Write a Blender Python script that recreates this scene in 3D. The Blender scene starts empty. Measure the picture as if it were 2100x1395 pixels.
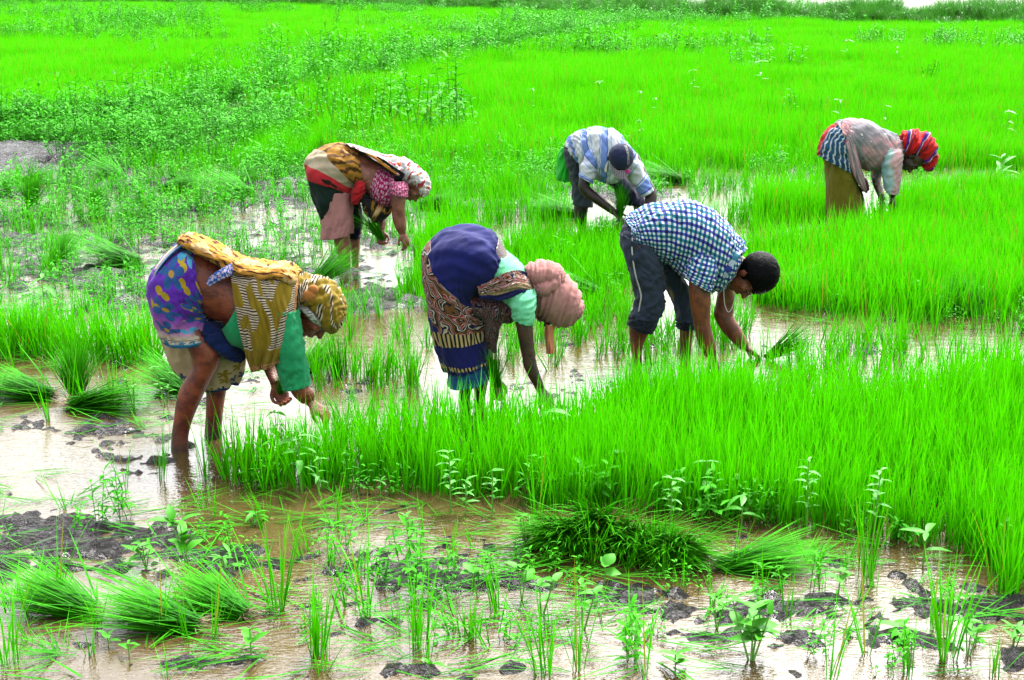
import bpy, bmesh, math, random
import numpy as np
from mathutils import Vector, Matrix, noise as mnoise

random.seed(7)
RNG = np.random.default_rng(11)
scene = bpy.context.scene
COL = scene.collection

# ------------------------------------------------------------------ camera
PW, PH = 2100.0, 1395.0
CAM_H = 2.3
FPX = 2917.0
PITCH = math.atan(757.5 / FPX)
cam_data = bpy.data.cameras.new('camera')
cam_data.sensor_fit = 'HORIZONTAL'
cam_data.sensor_width = 36.0
cam_data.lens = 36.0 * FPX / PW
cam_data.clip_start = 0.1
cam_data.clip_end = 4000
cam = bpy.data.objects.new('camera', cam_data)
cam.location = (0, 0, CAM_H)
cam.rotation_euler = (math.pi / 2 - PITCH, 0, 0)
COL.objects.link(cam)
scene.camera = cam

# ------------------------------------------------------------------ overcast daylight
SUN_EL, SUN_ROT = math.radians(55), math.radians(26)
world = bpy.data.worlds.new('World')
scene.world = world
world.use_nodes = True
wt = world.node_tree
wt.nodes.clear()
w_out = wt.nodes.new('ShaderNodeOutputWorld')
w_bg = wt.nodes.new('ShaderNodeBackground')
w_sky = wt.nodes.new('ShaderNodeTexSky')
w_sky.sky_type = 'NISHITA'
w_sky.sun_disc = False
w_sky.sun_elevation = SUN_EL
w_sky.sun_rotation = SUN_ROT
w_sky.air_density = 1.0
w_sky.dust_density = 6.0
w_sky.ozone_density = 1.0
w_hsv = wt.nodes.new('ShaderNodeHueSaturation')
w_hsv.inputs['Saturation'].default_value = 0.22
wt.links.new(w_sky.outputs[0], w_hsv.inputs['Color'])
wt.links.new(w_hsv.outputs[0], w_bg.inputs['Color'])
wt.links.new(w_bg.outputs[0], w_out.inputs['Surface'])
w_bg.inputs['Strength'].default_value = 0.15

sun_data = bpy.data.lights.new('sun', 'SUN')
sun_data.energy = 1.5
sun_data.angle = math.radians(14)
sun_data.color = (1.0, 0.96, 0.9)
sun = bpy.data.objects.new('sun', sun_data)
sdir = Vector((math.sin(SUN_ROT) * math.cos(SUN_EL), math.cos(SUN_ROT) * math.cos(SUN_EL), math.sin(SUN_EL)))
sun.rotation_euler = sdir.to_track_quat('Z', 'Y').to_euler()
sun.location = (0, 0, 30)
COL.objects.link(sun)

vs = scene.view_settings
vs.view_transform = 'Standard'
vs.look = 'None'
vs.gamma = 1.0
vs.use_curve_mapping = False
vs.exposure = 2.75
scene.cycles.max_bounces = 6
scene.cycles.transparent_max_bounces = 4
scene.cycles.sample_clamp_indirect = 4.0

# ------------------------------------------------------------------ photograph pixel -> place
_cf = Vector((0, math.cos(PITCH), -math.sin(PITCH)))
_cu = Vector((0, math.sin(PITCH), math.cos(PITCH)))
CAMP = Vector((0, 0, CAM_H))

def ray(px, py):
    return Vector((1, 0, 0)) * ((px - PW / 2) / FPX) + _cu * ((PH / 2 - py) / FPX) + _cf

def at_y(px, py, Y):
    d = ray(px, py)
    return CAMP + d * (Y / d.y)

def gp(px, py, z=0.0):
    d = ray(px, py)
    return CAMP + d * ((z - CAM_H) / d.z)

# ------------------------------------------------------------------ noise (vectorised)
_perm = np.random.default_rng(3).permutation(256)
_perm = np.concatenate([_perm, _perm, _perm])
_grad = np.array([[1,1,0],[-1,1,0],[1,-1,0],[-1,-1,0],[1,0,1],[-1,0,1],[1,0,-1],[-1,0,-1],[0,1,1],[0,-1,1],[0,1,-1],[0,-1,-1]], float)

def pn(x, y, z=0.0):
    x, y, z = np.broadcast_arrays(np.asarray(x, float), np.asarray(y, float), np.asarray(z, float))
    xi, yi, zi = np.floor(x).astype(int), np.floor(y).astype(int), np.floor(z).astype(int)
    xf, yf, zf = x - xi, y - yi, z - zi
    xi &= 255; yi &= 255; zi &= 255
    f = lambda t: t * t * t * (t * (t * 6 - 15) + 10)
    u, v, w = f(xf), f(yf), f(zf)
    def g(a, b, c):
        h = _perm[_perm[_perm[(xi + a) & 255] + ((yi + b) & 255)] + ((zi + c) & 255)] % 12
        gr = _grad[h]
        return gr[..., 0] * (xf - a) + gr[..., 1] * (yf - b) + gr[..., 2] * (zf - c)
    l = lambda a, b, t: a + (b - a) * t
    return l(l(l(g(0,0,0), g(1,0,0), u), l(g(0,1,0), g(1,1,0), u), v),
             l(l(g(0,0,1), g(1,0,1), u), l(g(0,1,1), g(1,1,1), u), v), w)

def fbm(x, y, z=0.0, o=4):
    s, a = 0, 1.0
    for i in range(o):
        s = s + a * pn(np.asarray(x) * 2 ** i + 17.3 * i, np.asarray(y) * 2 ** i - 5.1 * i, z)
        a *= 0.5
    return s

def inpoly(x, y, poly):
    ins = np.zeros(len(x), bool)
    n = len(poly)
    for i in range(n):
        x0, y0 = poly[i]; x1, y1 = poly[(i + 1) % n]
        if y0 == y1: continue
        c = ((y0 > y) != (y1 > y)) & (x < (x1 - x0) * (y - y0) / (y1 - y0) + x0)
        ins ^= c
    return ins

# ------------------------------------------------------------------ object helpers
def tag(o, label=None, cat=None, group=None, kind=None):
    if label: o['label'] = label
    if cat: o['category'] = cat
    if group: o['group'] = group
    if kind: o['kind'] = kind
    return o

def empty(name, loc, label=None, cat=None, group=None, rz=0.0):
    o = bpy.data.objects.new(name, None)
    o.empty_display_size = 0.1
    o.location = loc
    o.rotation_euler = (0, 0, rz)
    COL.objects.link(o)
    return tag(o, label, cat, group)

def link(name, me, parent=None, mat=None, smooth=True):
    """one mesh object; vertices given in world space keep their place under the parent"""
    o = bpy.data.objects.new(name, me)
    COL.objects.link(o)
    if parent is not None:
        o.parent = parent
        m = Matrix.LocRotScale(parent.location, parent.rotation_euler, parent.scale)
        p = parent.parent
        while p is not None:
            m = Matrix.LocRotScale(p.location, p.rotation_euler, p.scale) @ m
            p = p.parent
        o.matrix_parent_inverse = m.inverted()
    if mat is not None:
        me.materials.clear(); me.materials.append(mat)
    if smooth:
        me.polygons.foreach_set('use_smooth', np.ones(len(me.polygons), bool))
    return o

def raw_mesh(name, V, faces, col=None, uv=None):
    """V (n,3); faces: list of int arrays (k,3) or (k,4); col per vertex (n,4); uv per vertex (n,2)"""
    me = bpy.data.meshes.new(name)
    V = np.asarray(V, np.float32)
    fl = [np.asarray(f, np.int32) for f in faces if len(f)]
    loops = np.concatenate([f.ravel() for f in fl])
    tot = np.concatenate([np.full(len(f), f.shape[1], np.int32) for f in fl])
    start = np.concatenate([[0], np.cumsum(tot)[:-1]]).astype(np.int32)
    me.vertices.add(len(V)); me.vertices.foreach_set('co', V.ravel())
    me.loops.add(len(loops)); me.loops.foreach_set('vertex_index', loops)
    me.polygons.add(len(tot)); me.polygons.foreach_set('loop_start', start); me.polygons.foreach_set('loop_total', tot)
    if col is not None:
        a = me.attributes.new('col', 'FLOAT_COLOR', 'POINT')
        a.data.foreach_set('color', np.asarray(col, np.float32).ravel())
    if uv is not None:
        l = me.uv_layers.new(name='UVMap')
        l.data.foreach_set('uv', np.asarray(uv, np.float32)[loops].ravel())
    me.update(); me.validate()
    return me

# ------------------------------------------------------------------ materials
LIGHT_K = 2.7      # picture value of a white matt surface in this light: photograph colour / LIGHT_K = surface colour
def lin(c):
    c = c / 255.0
    return c / 12.92 if c <= 0.04045 else ((c + 0.055) / 1.055) ** 2.4
def S(r, g, b, k=None):
    k = k or LIGHT_K
    return (min(lin(r) / k, 0.85), min(lin(g) / k, 0.85), min(lin(b) / k, 0.85), 1.0)

class NT:
    """tiny node-graph writer"""
    def __init__(s, name):
        s.m = bpy.data.materials.new(name); s.m.use_nodes = True
        s.t = s.m.node_tree; s.t.nodes.clear()
        s.out = s.t.nodes.new('ShaderNodeOutputMaterial')
    def set(s, n, sock, v):
        i = n.inputs[sock]
        if isinstance(v, bpy.types.NodeSocket): s.t.links.new(v, i)
        elif v is not None:
            if hasattr(i.default_value, '__len__') and not hasattr(v, '__len__'): v = [v] * len(i.default_value)
            if hasattr(i.default_value, '__len__') and len(i.default_value) == 3 and len(v) == 4: v = v[:3]
            i.default_value = v
    def n(s, typ, **kw):
        n = s.t.nodes.new('ShaderNode' + typ)
        ins = kw.pop('ins', {})
        for k, v in kw.items(): setattr(n, k, v)
        for k, v in ins.items(): s.set(n, k, v)
        return n
    def math(s, op, a, b=None, c=None, clamp=False):
        n = s.n('Math', operation=op, use_clamp=clamp)
        s.set(n, 0, a)
        if b is not None: s.set(n, 1, b)
        if c is not None: s.set(n, 2, c)
        return n.outputs[0]
    def mix(s, f, a, b, mode='MIX'):
        n = s.n('Mix', data_type='RGBA', blend_type=mode)
        s.set(n, 0, f); s.set(n, 6, a); s.set(n, 7, b)
        return n.outputs[2]
    def step(s, x, edge, soft=0.02):
        n = s.n('MapRange', interpolation_type='SMOOTHSTEP')
        s.set(n, 0, x); s.set(n, 1, s_sub(edge, soft)); s.set(n, 2, edge + soft)
        return n.outputs[0]
    def uv(s):
        n = s.n('UVMap'); n.uv_map = 'UVMap'
        return n.outputs[0]
    def obj(s): return s.n('TexCoord').outputs['Object']
    def geo(s): return s.n('NewGeometry').outputs['Position']
    def sep(s, v):
        n = s.n('SeparateXYZ'); s.set(n, 0, v); return n.outputs
    def comb(s, x, y, z=0.0):
        n = s.n('CombineXYZ'); s.set(n, 0, x); s.set(n, 1, y); s.set(n, 2, z); return n.outputs[0]
    def scale(s, v, sc):
        n = s.n('VectorMath', operation='MULTIPLY'); s.set(n, 0, v); s.set(n, 1, sc if hasattr(sc, '__len__') else (sc, sc, sc)); return n.outputs[0]
    def noise(s, v, sc=5.0, det=3.0, rough=0.55, dist=0.0, col=False):
        n = s.n('TexNoise'); s.set(n, 'Vector', v); s.set(n, 'Scale', sc); s.set(n, 'Detail', det); s.set(n, 'Roughness', rough); s.set(n, 'Distortion', dist)
        return n.outputs['Color' if col else 'Fac']
    def wave(s, v, sc=5.0, dist=2.0, det=1.0, dsc=1.0, direction='X'):
        n = s.n('TexWave', bands_direction=direction); s.set(n, 'Vector', v); s.set(n, 'Scale', sc); s.set(n, 'Distortion', dist); s.set(n, 'Detail', det); s.set(n, 'Detail Scale', dsc)
        return n.outputs['Fac']
    def ramp(s, f, stops, interp='LINEAR'):
        n = s.n('ValToRGB'); cr = n.color_ramp; cr.interpolation = interp
        while len(cr.elements) < len(stops): cr.elements.new(0.5)
        for e, (p, c) in zip(cr.elements, stops): e.position = p; e.color = c
        s.set(n, 0, f); return n.outputs[0]
    def bump(s, h, strength=0.3, dist=0.01):
        n = s.n('Bump'); s.set(n, 'Strength', strength); s.set(n, 'Distance', dist); s.set(n, 'Height', h); return n.outputs[0]
    def bsdf(s, col, rough=0.8, spec=0.3, normal=None, sheen=0.0, ior=None):
        n = s.n('BsdfPrincipled'); s.set(n, 'Base Color', col); s.set(n, 'Roughness', rough); s.set(n, 'Specular IOR Level', spec)
        if normal is not None: s.set(n, 'Normal', normal)
        if sheen: s.set(n, 'Sheen Weight', sheen)
        if ior: s.set(n, 'IOR', ior)
        return n.outputs[0]
    def done(s, sh):
        s.t.links.new(sh, s.out.inputs['Surface']); return s.m

def s_sub(a, b): return a - b

def leaf_material(name, c0, c1, tip, trans=0.35, rough=0.45, spec=0.35, old=None):
    """blades and leaves: attribute col.r = chance per blade, col.g = place along the blade"""
    m = NT(name)
    a = m.n('Attribute', attribute_name='col').outputs['Color']
    sp = m.n('SeparateColor'); m.set(sp, 0, a)
    r, g = sp.outputs[0], sp.outputs[1]
    oi = m.n('ObjectInfo').outputs['Random']
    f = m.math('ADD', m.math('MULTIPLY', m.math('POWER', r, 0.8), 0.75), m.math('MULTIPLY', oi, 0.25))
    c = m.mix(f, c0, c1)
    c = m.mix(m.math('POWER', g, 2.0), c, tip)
    if old:
        c = m.mix(m.step(r, 0.955, 0.01), c, old)
    p = m.bsdf(c, rough, spec)
    tr = m.n('BsdfTranslucent'); m.set(tr, 0, c)
    mx = m.n('MixShader'); m.set(mx, 0, trans); m.set(mx, 1, p); m.set(mx, 2, tr.outputs[0])
    return m.done(mx.outputs[0])

M = {}
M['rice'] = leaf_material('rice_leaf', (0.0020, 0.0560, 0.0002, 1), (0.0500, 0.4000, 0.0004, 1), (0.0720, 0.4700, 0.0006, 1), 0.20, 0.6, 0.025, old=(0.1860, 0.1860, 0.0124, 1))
M['bundle'] = leaf_material('cut_rice_leaf', (0.0019, 0.0279, 0.0003, 1), (0.0150, 0.1500, 0.0004, 1), (0.0320, 0.2500, 0.0006, 1), 0.14, 0.6, 0.03)
M['weed'] = leaf_material('weed_leaf', (0.0092, 0.0858, 0.0020, 1), (0.0396, 0.2376, 0.0053, 1), (0.0396, 0.2500, 0.0050, 1), 0.26, 0.5, 0.10)
M['paleweed'] = leaf_material('pale_weed_leaf', (0.0060, 0.0800, 0.0015, 1), (0.0420, 0.2900, 0.0060, 1), (0.0420, 0.2900, 0.0070, 1), 0.28, 0.6, 0.04)
M['whiteweed'] = leaf_material('silvery_weed_leaf', (0.0150, 0.1400, 0.0050, 1), (0.0500, 0.2500, 0.0160, 1), (0.0500, 0.2500, 0.0160, 1), 0.28, 0.5, 0.14)
M['darkweed'] = leaf_material('bank_leaf', (0.0053, 0.0396, 0.0020, 1), (0.0297, 0.1650, 0.0079, 1), (0.0396, 0.1848, 0.0132, 1), 0.3, 0.55, 0.15)
M['straw'] = leaf_material('old_leaf', (0.0660, 0.1320, 0.0132, 1), (0.1650, 0.1452, 0.0396, 1), (0.1848, 0.1584, 0.0528, 1), 0.25, 0.6, 0.2)

m = NT('root_fibre')
M['root'] = m.done(m.bsdf(m.mix(m.noise(m.obj(), 60.0), (0.05, 0.03, 0.015, 1), (0.22, 0.15, 0.09, 1)), 0.7, 0.3))
m = NT('plant_stem')
M['stem'] = m.done(m.bsdf(m.mix(m.noise(m.obj(), 30.0), (0.04, 0.16, 0.01, 1), (0.10, 0.24, 0.03, 1)), 0.5, 0.4))

# mud: dark wet clay, glossy where the film of water lies on it
m = NT('wet_mud')
p = m.geo()
n1 = m.noise(p, 9.0, 6.0, 0.65); n2 = m.noise(p, 60.0, 4.0, 0.7)
c = m.ramp(n1, [(0.3, (0.006, 0.005, 0.006, 1)), (0.55, (0.014, 0.011, 0.011, 1)), (0.8, (0.036, 0.027, 0.020, 1))])
h = m.math('ADD', m.math('MULTIPLY', n1, 0.5), m.math('MULTIPLY', n2, 0.9))
rgh = m.ramp(m.noise(p, 14.0, 3.0), [(0.35, (0.07, 0.07, 0.07, 1)), (0.7, (0.34, 0.34, 0.34, 1))])
M['mud'] = m.done(m.bsdf(c, rgh, 0.32, m.bump(h, 1.0, 0.07)))

# muddy water: opaque brown silt under a mirror skin with small ripples
m = NT('muddy_water')
p = m.geo()
silt = m.noise(p, 1.1, 5.0, 0.6)
c = m.ramp(silt, [(0.3, (0.028, 0.019, 0.006, 1)), (0.7, (0.052, 0.036, 0.013, 1))])
fleck = m.noise(p, 38.0, 2.0, 0.5)
c = m.mix(m.step(fleck, 0.70, 0.02), c, (0.09, 0.07, 0.045, 1))
ps = m.scale(p, (1.0, 2.2, 1.0))
h = m.math('ADD', m.math('MULTIPLY', m.noise(ps, 5.0, 4.0, 0.6), 0.7), m.math('MULTIPLY', m.noise(ps, 30.0, 2.0, 0.5), 0.3))
M['water'] = m.done(m.bsdf(c, 0.03, 0.5, m.bump(h, 0.42, 0.02), ior=1.42))

m = NT('field_soil')
p = m.geo()
M['soil'] = m.done(m.bsdf(m.ramp(m.noise(p, 3.0, 5.0, 0.6), [(0.3, (0.03, 0.05, 0.012, 1)), (0.7, (0.06, 0.11, 0.02, 1))]), 0.8, 0.2, m.bump(m.noise(p, 12.0, 5.0), 0.6, 0.05)))

# ------------------------------------------------------------------ blades of grass
def blades(base, az, L, lean, curl, width, segs=4, rnd=None, twist=0.35, wavy=0.0):
    """ribbon blades; returns V, quads, tris, col"""
    n = len(az)
    base = np.asarray(base, float)
    t = np.linspace(0, 1, segs + 1)
    th = lean[:, None] + curl[:, None] * t[None, :] ** 1.3
    dl = (L / segs)[:, None]
    r = np.cumsum(np.sin(th) * dl, 1) - np.sin(th[:, :1]) * dl
    z = np.cumsum(np.cos(th) * dl, 1) - np.cos(th[:, :1]) * dl
    ca, sa = np.cos(az)[:, None], np.sin(az)[:, None]
    tw = RNG.uniform(-1, 1, n)[:, None] * twist * 3
    wa = az[:, None] + math.pi / 2 + tw * (0.3 + t[None, :])
    prof = np.clip(np.minimum(0.55 + t * 2.2, 1.0) * (1 - t ** 2.2), 0, 1)
    hw = 0.5 * width[:, None] * prof[None, :]
    cx = base[:, 0:1] + r * ca; cy = base[:, 1:2] + r * sa; cz = base[:, 2:3] + z
    wx, wy = np.cos(wa) * hw, np.sin(wa) * hw
    Lft = np.stack([cx - wx, cy - wy, cz], -1)[:, :-1]
    Rgt = np.stack([cx + wx, cy + wy, cz], -1)[:, :-1]
    tip = np.stack([cx[:, -1], cy[:, -1], cz[:, -1]], -1)[:, None]
    per = 2 * segs + 1
    V = np.concatenate([np.stack([Lft, Rgt], 2).reshape(n, 2 * segs, 3), tip], 1).reshape(-1, 3)
    o = (np.arange(n) * per)[:, None]
    q = np.array([[2 * i, 2 * i + 1, 2 * i + 3, 2 * i + 2] for i in range(segs - 1)], int).reshape(-1, 4)
    quads = (o[:, :, None] + q[None]).reshape(-1, 4)
    tris = o + np.array([[2 * segs - 2, 2 * segs - 1, 2 * segs]])
    rr = RNG.uniform(0, 1, n) if rnd is None else rnd
    col = np.zeros((n, per, 4)); col[..., 0] = rr[:, None]
    col[..., 1] = np.concatenate([np.repeat(t[:-1], 2), [1.0]])[None]
    col[..., 3] = 1
    return V, quads, tris, col.reshape(-1, 4)

def merge(*parts):
    Vs, Qs, Ts, Cs, o = [], [], [], [], 0
    for V, q, t, c in parts:
        Vs.append(V); Qs.append(q + o); Ts.append(t + o); Cs.append(c); o += len(V)
    return np.concatenate(Vs), np.concatenate(Qs), np.concatenate(Ts), np.concatenate(Cs)

def blade_mesh(name, *parts):
    V, q, t, c = merge(*parts)
    return raw_mesh(name, V, [q, t], c)

U = lambda a, b, n: RNG.uniform(a, b, n)

def tuft_parts(n, rad, L0, L1, w, lean=0.22, curl=0.5, segs=4):
    a = U(0, 2 * math.pi, n); r = rad * np.sqrt(U(0, 1, n))
    base = np.stack([r * np.cos(a), r * np.sin(a), np.zeros(n)], 1)
    az = a + U(-1.2, 1.2, n)
    return blades(base, az, U(L0, L1, n), np.abs(RNG.normal(0, lean, n)), U(0.0, 1.0, n) ** 2 * curl, U(0.7, 1.2, n) * w, segs)

def leaf_parts(base, az, L, W, el, droop, segs=5, rnd=None):
    """broad leaves with a fold along the midrib: arrays of single leaves"""
    n = len(az)
    t = np.linspace(0, 1, segs + 1)
    th = (math.pi / 2 - el)[:, None] + droop[:, None] * t[None]
    dl = (L / segs)[:, None]
    r = np.cumsum(np.sin(th) * dl, 1) - np.sin(th[:, :1]) * dl
    z = np.cumsum(np.cos(th) * dl, 1) - np.cos(th[:, :1]) * dl
    ca, sa = np.cos(az)[:, None], np.sin(az)[:, None]
    prof = np.sin(np.pi * np.clip(t, 0.03, 1) ** 0.8) ** 0.85
    prof[-1] = 0.02
    hw = 0.5 * W[:, None] * prof[None]
    cx = base[:, 0:1] + r * ca; cy = base[:, 1:2] + r * sa; cz = base[:, 2:3] + z
    up = hw * 0.35
    mid = np.stack([cx, cy, cz], -1)
    lf = np.stack([cx - sa * hw, cy + ca * hw, cz + up], -1)
    rg = np.stack([cx + sa * hw, cy - ca * hw, cz + up], -1)
    V = np.stack([lf, mid, rg], 2).reshape(-1, 3)
    per = 3 * (segs + 1)
    o = (np.arange(n) * per)[:, None, None]
    q = []
    for i in range(segs):
        k = 3 * i
        q += [[k, k + 1, k + 4, k + 3], [k + 1, k + 2, k + 5, k + 4]]
    Q = (o + np.array(q)[None]).reshape(-1, 4)
    rr = RNG.uniform(0, 0.95, n) if rnd is None else rnd
    col = np.zeros((n, per, 4)); col[..., 0] = rr[:, None]; col[..., 1] = np.repeat(t, 3)[None] * 0.6; col[..., 3] = 1
    return V, Q, np.zeros((0, 3), int), col.reshape(-1, 4)

def stem_parts(p0, p1, r0, r1, bow=(0, 0, 0), segs=4, k=5):
    p0, p1 = np.array(p0, float), np.array(p1, float)
    t = np.linspace(0, 1, segs + 1)[:, None]
    c = p0 + (p1 - p0) * t + np.array(bow) * (t * (1 - t) * 4)
    d = (p1 - p0) / (np.linalg.norm(p1 - p0) + 1e-9)
    a = np.cross(d, [0.3, 0.9, 0.1]); a /= np.linalg.norm(a); b = np.cross(d, a)
    ph = np.linspace(0, 2 * math.pi, k, endpoint=False)
    rr = r0 + (r1 - r0) * t
    V = (c[:, None] + rr[:, None] * (np.cos(ph)[None, :, None] * a + np.sin(ph)[None, :, None] * b)).reshape(-1, 3)
    Q = np.array([[i * k + j, i * k + (j + 1) % k, (i + 1) * k + (j + 1) % k, (i + 1) * k + j] for i in range(segs) for j in range(k)])
    col = np.zeros((len(V), 4)); col[:, 0] = 0.3; col[:, 1] = 0.1; col[:, 3] = 1
    return V, Q, np.zeros((0, 3), int), col

# scatter of instances for what nobody could count
def scatter(name, sources, pts, rot, scl, mat, kind='stuff', label=None, idx=None):
    """sources: meshes; pts (n,3), rot (n,3) euler, scl (n,3)"""
    col = bpy.data.collections.new(name + '_sources')
    for i, me in enumerate(sources):
        me.materials.clear(); me.materials.append(mat)
        o = bpy.data.objects.new('%s_source_%02d' % (name, i), me)
        col.objects.link(o)
    me = bpy.data.meshes.new(name)
    n = len(pts)
    me.vertices.add(n); me.vertices.foreach_set('co', np.asarray(pts, np.float32).ravel())
    for nm, arr in (('rot', rot), ('scl', scl)):
        a = me.attributes.new(nm, 'FLOAT_VECTOR', 'POINT'); a.data.foreach_set('vector', np.asarray(arr, np.float32).ravel())
    a = me.attributes.new('idx', 'INT', 'POINT')
    a.data.foreach_set('value', np.asarray(RNG.integers(0, len(sources), n) if idx is None else idx, np.int32))
    me.materials.append(mat)
    o = bpy.data.objects.new(name, me); COL.objects.link(o)
    ng = bpy.data.node_groups.new(name + '_spread', 'GeometryNodeTree')
    ng.interface.new_socket('Geometry', in_out='INPUT', socket_type='NodeSocketGeometry')
    ng.interface.new_socket('Geometry', in_out='OUTPUT', socket_type='NodeSocketGeometry')
    gi = ng.nodes.new('NodeGroupInput'); go = ng.nodes.new('NodeGroupOutput')
    iop = ng.nodes.new('GeometryNodeInstanceOnPoints')
    ci = ng.nodes.new('GeometryNodeCollectionInfo')
    ci.inputs['Collection'].default_value = col
    ci.inputs['Separate Children'].default_value = True
    ci.inputs['Reset Children'].default_value = True
    def na(nm, ty):
        k = ng.nodes.new('GeometryNodeInputNamedAttribute'); k.data_type = ty; k.inputs['Name'].default_value = nm
        return k.outputs['Attribute']
    L = ng.links.new
    L(gi.outputs[0], iop.inputs['Points']); L(ci.outputs[0], iop.inputs['Instance'])
    iop.inputs['Pick Instance'].default_value = True
    L(na('idx', 'INT'), iop.inputs['Instance Index'])
    e2r = ng.nodes.new('FunctionNodeEulerToRotation')
    L(na('rot', 'FLOAT_VECTOR'), e2r.inputs[0]); L(e2r.outputs[0], iop.inputs['Rotation'])
    L(na('scl', 'FLOAT_VECTOR'), iop.inputs['Scale'])
    L(iop.outputs[0], go.inputs[0])
    md = o.modifiers.new('spread', 'NODES'); md.node_group = ng
    return tag(o, label, None, None, kind)

def zone_points(poly_px, spacing, jitter=0.5, keep=1.0, clump=0.0, seed=0, clump_scale=1.2):
    poly = [tuple(gp(x, y)[:2]) for x, y in poly_px]
    xs = [p[0] for p in poly]; ys = [p[1] for p in poly]
    gx = np.arange(min(xs), max(xs) + spacing, spacing); gy = np.arange(min(ys), max(ys) + spacing, spacing)
    X, Y = np.meshgrid(gx, gy); X = X.ravel(); Y = Y.ravel()
    X = X + U(-jitter, jitter, len(X)) * spacing; Y = Y + U(-jitter, jitter, len(Y)) * spacing
    k = inpoly(X, Y, poly) & (np.abs(X) < Y * 0.42 + 1.0)
    X, Y = X[k], Y[k]
    pr = np.full(len(X), keep)
    if clump:
        pr = pr * np.clip(1 + clump * 2.2 * fbm(X * clump_scale, Y * clump_scale, seed + 0.5, 3), 0, 2.5)
    k = RNG.uniform(0, 1, len(X)) < pr
    return np.stack([X[k], Y[k], np.zeros(k.sum())], 1)
# ================================================================== setting: mud, water, banks
def mound(X, Y, px, py, rx, ry, h):
    rx, ry = rx * 1.35, ry * 1.35
    c = gp(px, py)
    s = c.y * 1.0
    return h * np.exp(-(((X - c.x) / rx) ** 2 + ((Y - c.y) / ry) ** 2))

MOUNDS = [  # picture x, y, half-width m, half-depth m, height m
    (30, 318, .9, .55, .26), (90, 352, .55, .16, .10), (150, 335, .35, .14, .12), (370, 285, .25, .2, .1), (250, 310, .4, .3, .1), (280, 315, .3, .25, .1), (515, 230, .5, .4, .12),
    (60, 1078, .42, .10, .075), (180, 1098, .38, .09, .07), (100, 1150, .30, .13, .085), (215, 1130, .12, .06, .06), (470, 1152, .20, .07, .06), (440, 1140, .14, .06, .05),
    (150, 882, .16, .10, .05), (300, 950, .14, .08, .05), (255, 972, .1, .05, .045), (860, 1180, .26, .09, .065), (920, 1195, .22, .08, .07), (1060, 1150, .2, .05, .045),
    (1130, 1200, .25, .06, .05), (1235, 1222, .16, .07, .07), (1330, 1225, .17, .08, .08), (1375, 1270, .24, .08, .075), (1460, 1258, .18, .07, .075), (1590, 1240, .16, .06, .065),
    (1680, 1250, .15, .05, .05), (1500, 1308, .22, .07, .055), (1660, 1315, .28, .05, .05), (1760, 1320, .2, .05, .045), (2050, 1250, .22, .06, .055), (1990, 1240, .15, .06, .05), (2090, 1360, .2, .07, .06),
    (430, 1358, .12, .06, .05), (1900, 1300, .12, .05, .05), (740, 1150, .16, .05, .045), (610, 985, .6, .07, .045), (980, 420, .3, .2, .06), (1170, 390, .4, .2, .06),
    (600, 385, .35, .16, .08), (590, 380, .3, .15, .06), (260, 380, .3, .2, .06), (440, 625, .25, .12, .05), (740, 630, .2, .1, .06), (820, 625, .2, .12, .05), (40, 490, .3, .15, .07),
    (700, 180, 1.2, 1.0, .18), (860, 150, 1.5, 1.5, .22), (560, 215, .9, .8, .16), (1750, 465, .4, .2, .06), (2030, 470, .5, .25, .06), (1280, 400, .4, .25, .07), (1990, 330, .6, .3, .06),
]
def bund(X, Y):
    """low weedy earth ridge running away between the plots"""
    pts = [gp(x, y) for x, y in ((-150, 285), (100, 268), (330, 240), (560, 210), (760, 165), (950, 118), (1250, 62), (1500, 34))]
    d = np.full(X.shape, 1e9)
    for a, b in zip(pts, pts[1:]):
        ax, ay, bx, by = a.x, a.y, b.x, b.y
        t = np.clip(((X - ax) * (bx - ax) + (Y - ay) * (by - ay)) / ((bx - ax) ** 2 + (by - ay) ** 2), 0, 1)
        d = np.minimum(d, np.hypot(X - ax - t * (bx - ax), Y - ay - t * (by - ay)))
    return 0.14 * np.exp(-(d / 0.45) ** 2)

def mud_height(X, Y):
    h = -0.030 + 0.020 * np.clip((Y - 8.5) / 1.5, 0, 1) * np.clip(-X / 1.0, 0, 1) + 0.030 * fbm(X * 1.3, Y * 1.3, 0.3, 4) + 0.022 * fbm(X * 6, Y * 6, 2.2, 3)
    for a in MOUNDS:
        g = mound(X, Y, *a)
        h = h + g * np.where(Y < 9.5, 0.5, 0.95)
    near = np.clip((h + .05) / .05, 0, 1)
    h = h + near * (0.050 * fbm(X * 7.5, Y * 11, 1.7, 4) + 0.022 * fbm(X * 18, Y * 24, 8.7, 3))
    cap = np.where(Y < 9.5, 0.038, 0.16)
    h = np.where(h > 0, cap * np.tanh(h / cap), h)
    h = h + np.where(h > -.01, 0.020 * fbm(X * 20, Y * 20, 5.5, 3), 0)
    h = h + bund(X, Y) * (Y < 22)
    return h

def grid_sheet(name, x0, x1, y0, y1, step, hf, mat):
    xs = np.arange(x0, x1 + step * .5, step); ys = np.arange(y0, y1 + step * .5, step)
    X, Y = np.meshgrid(xs, ys)
    Z = hf(X, Y)
    nx, ny = len(xs), len(ys)
    i = np.arange(ny - 1)[:, None] * nx + np.arange(nx - 1)[None]
    q = np.stack([i, i + 1, i + nx + 1, i + nx], -1).reshape(-1, 4)
    me = raw_mesh(name, np.stack([X, Y, Z], -1).reshape(-1, 3), [q])
    return tag(link(name, me, None, mat), kind='structure')

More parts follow.
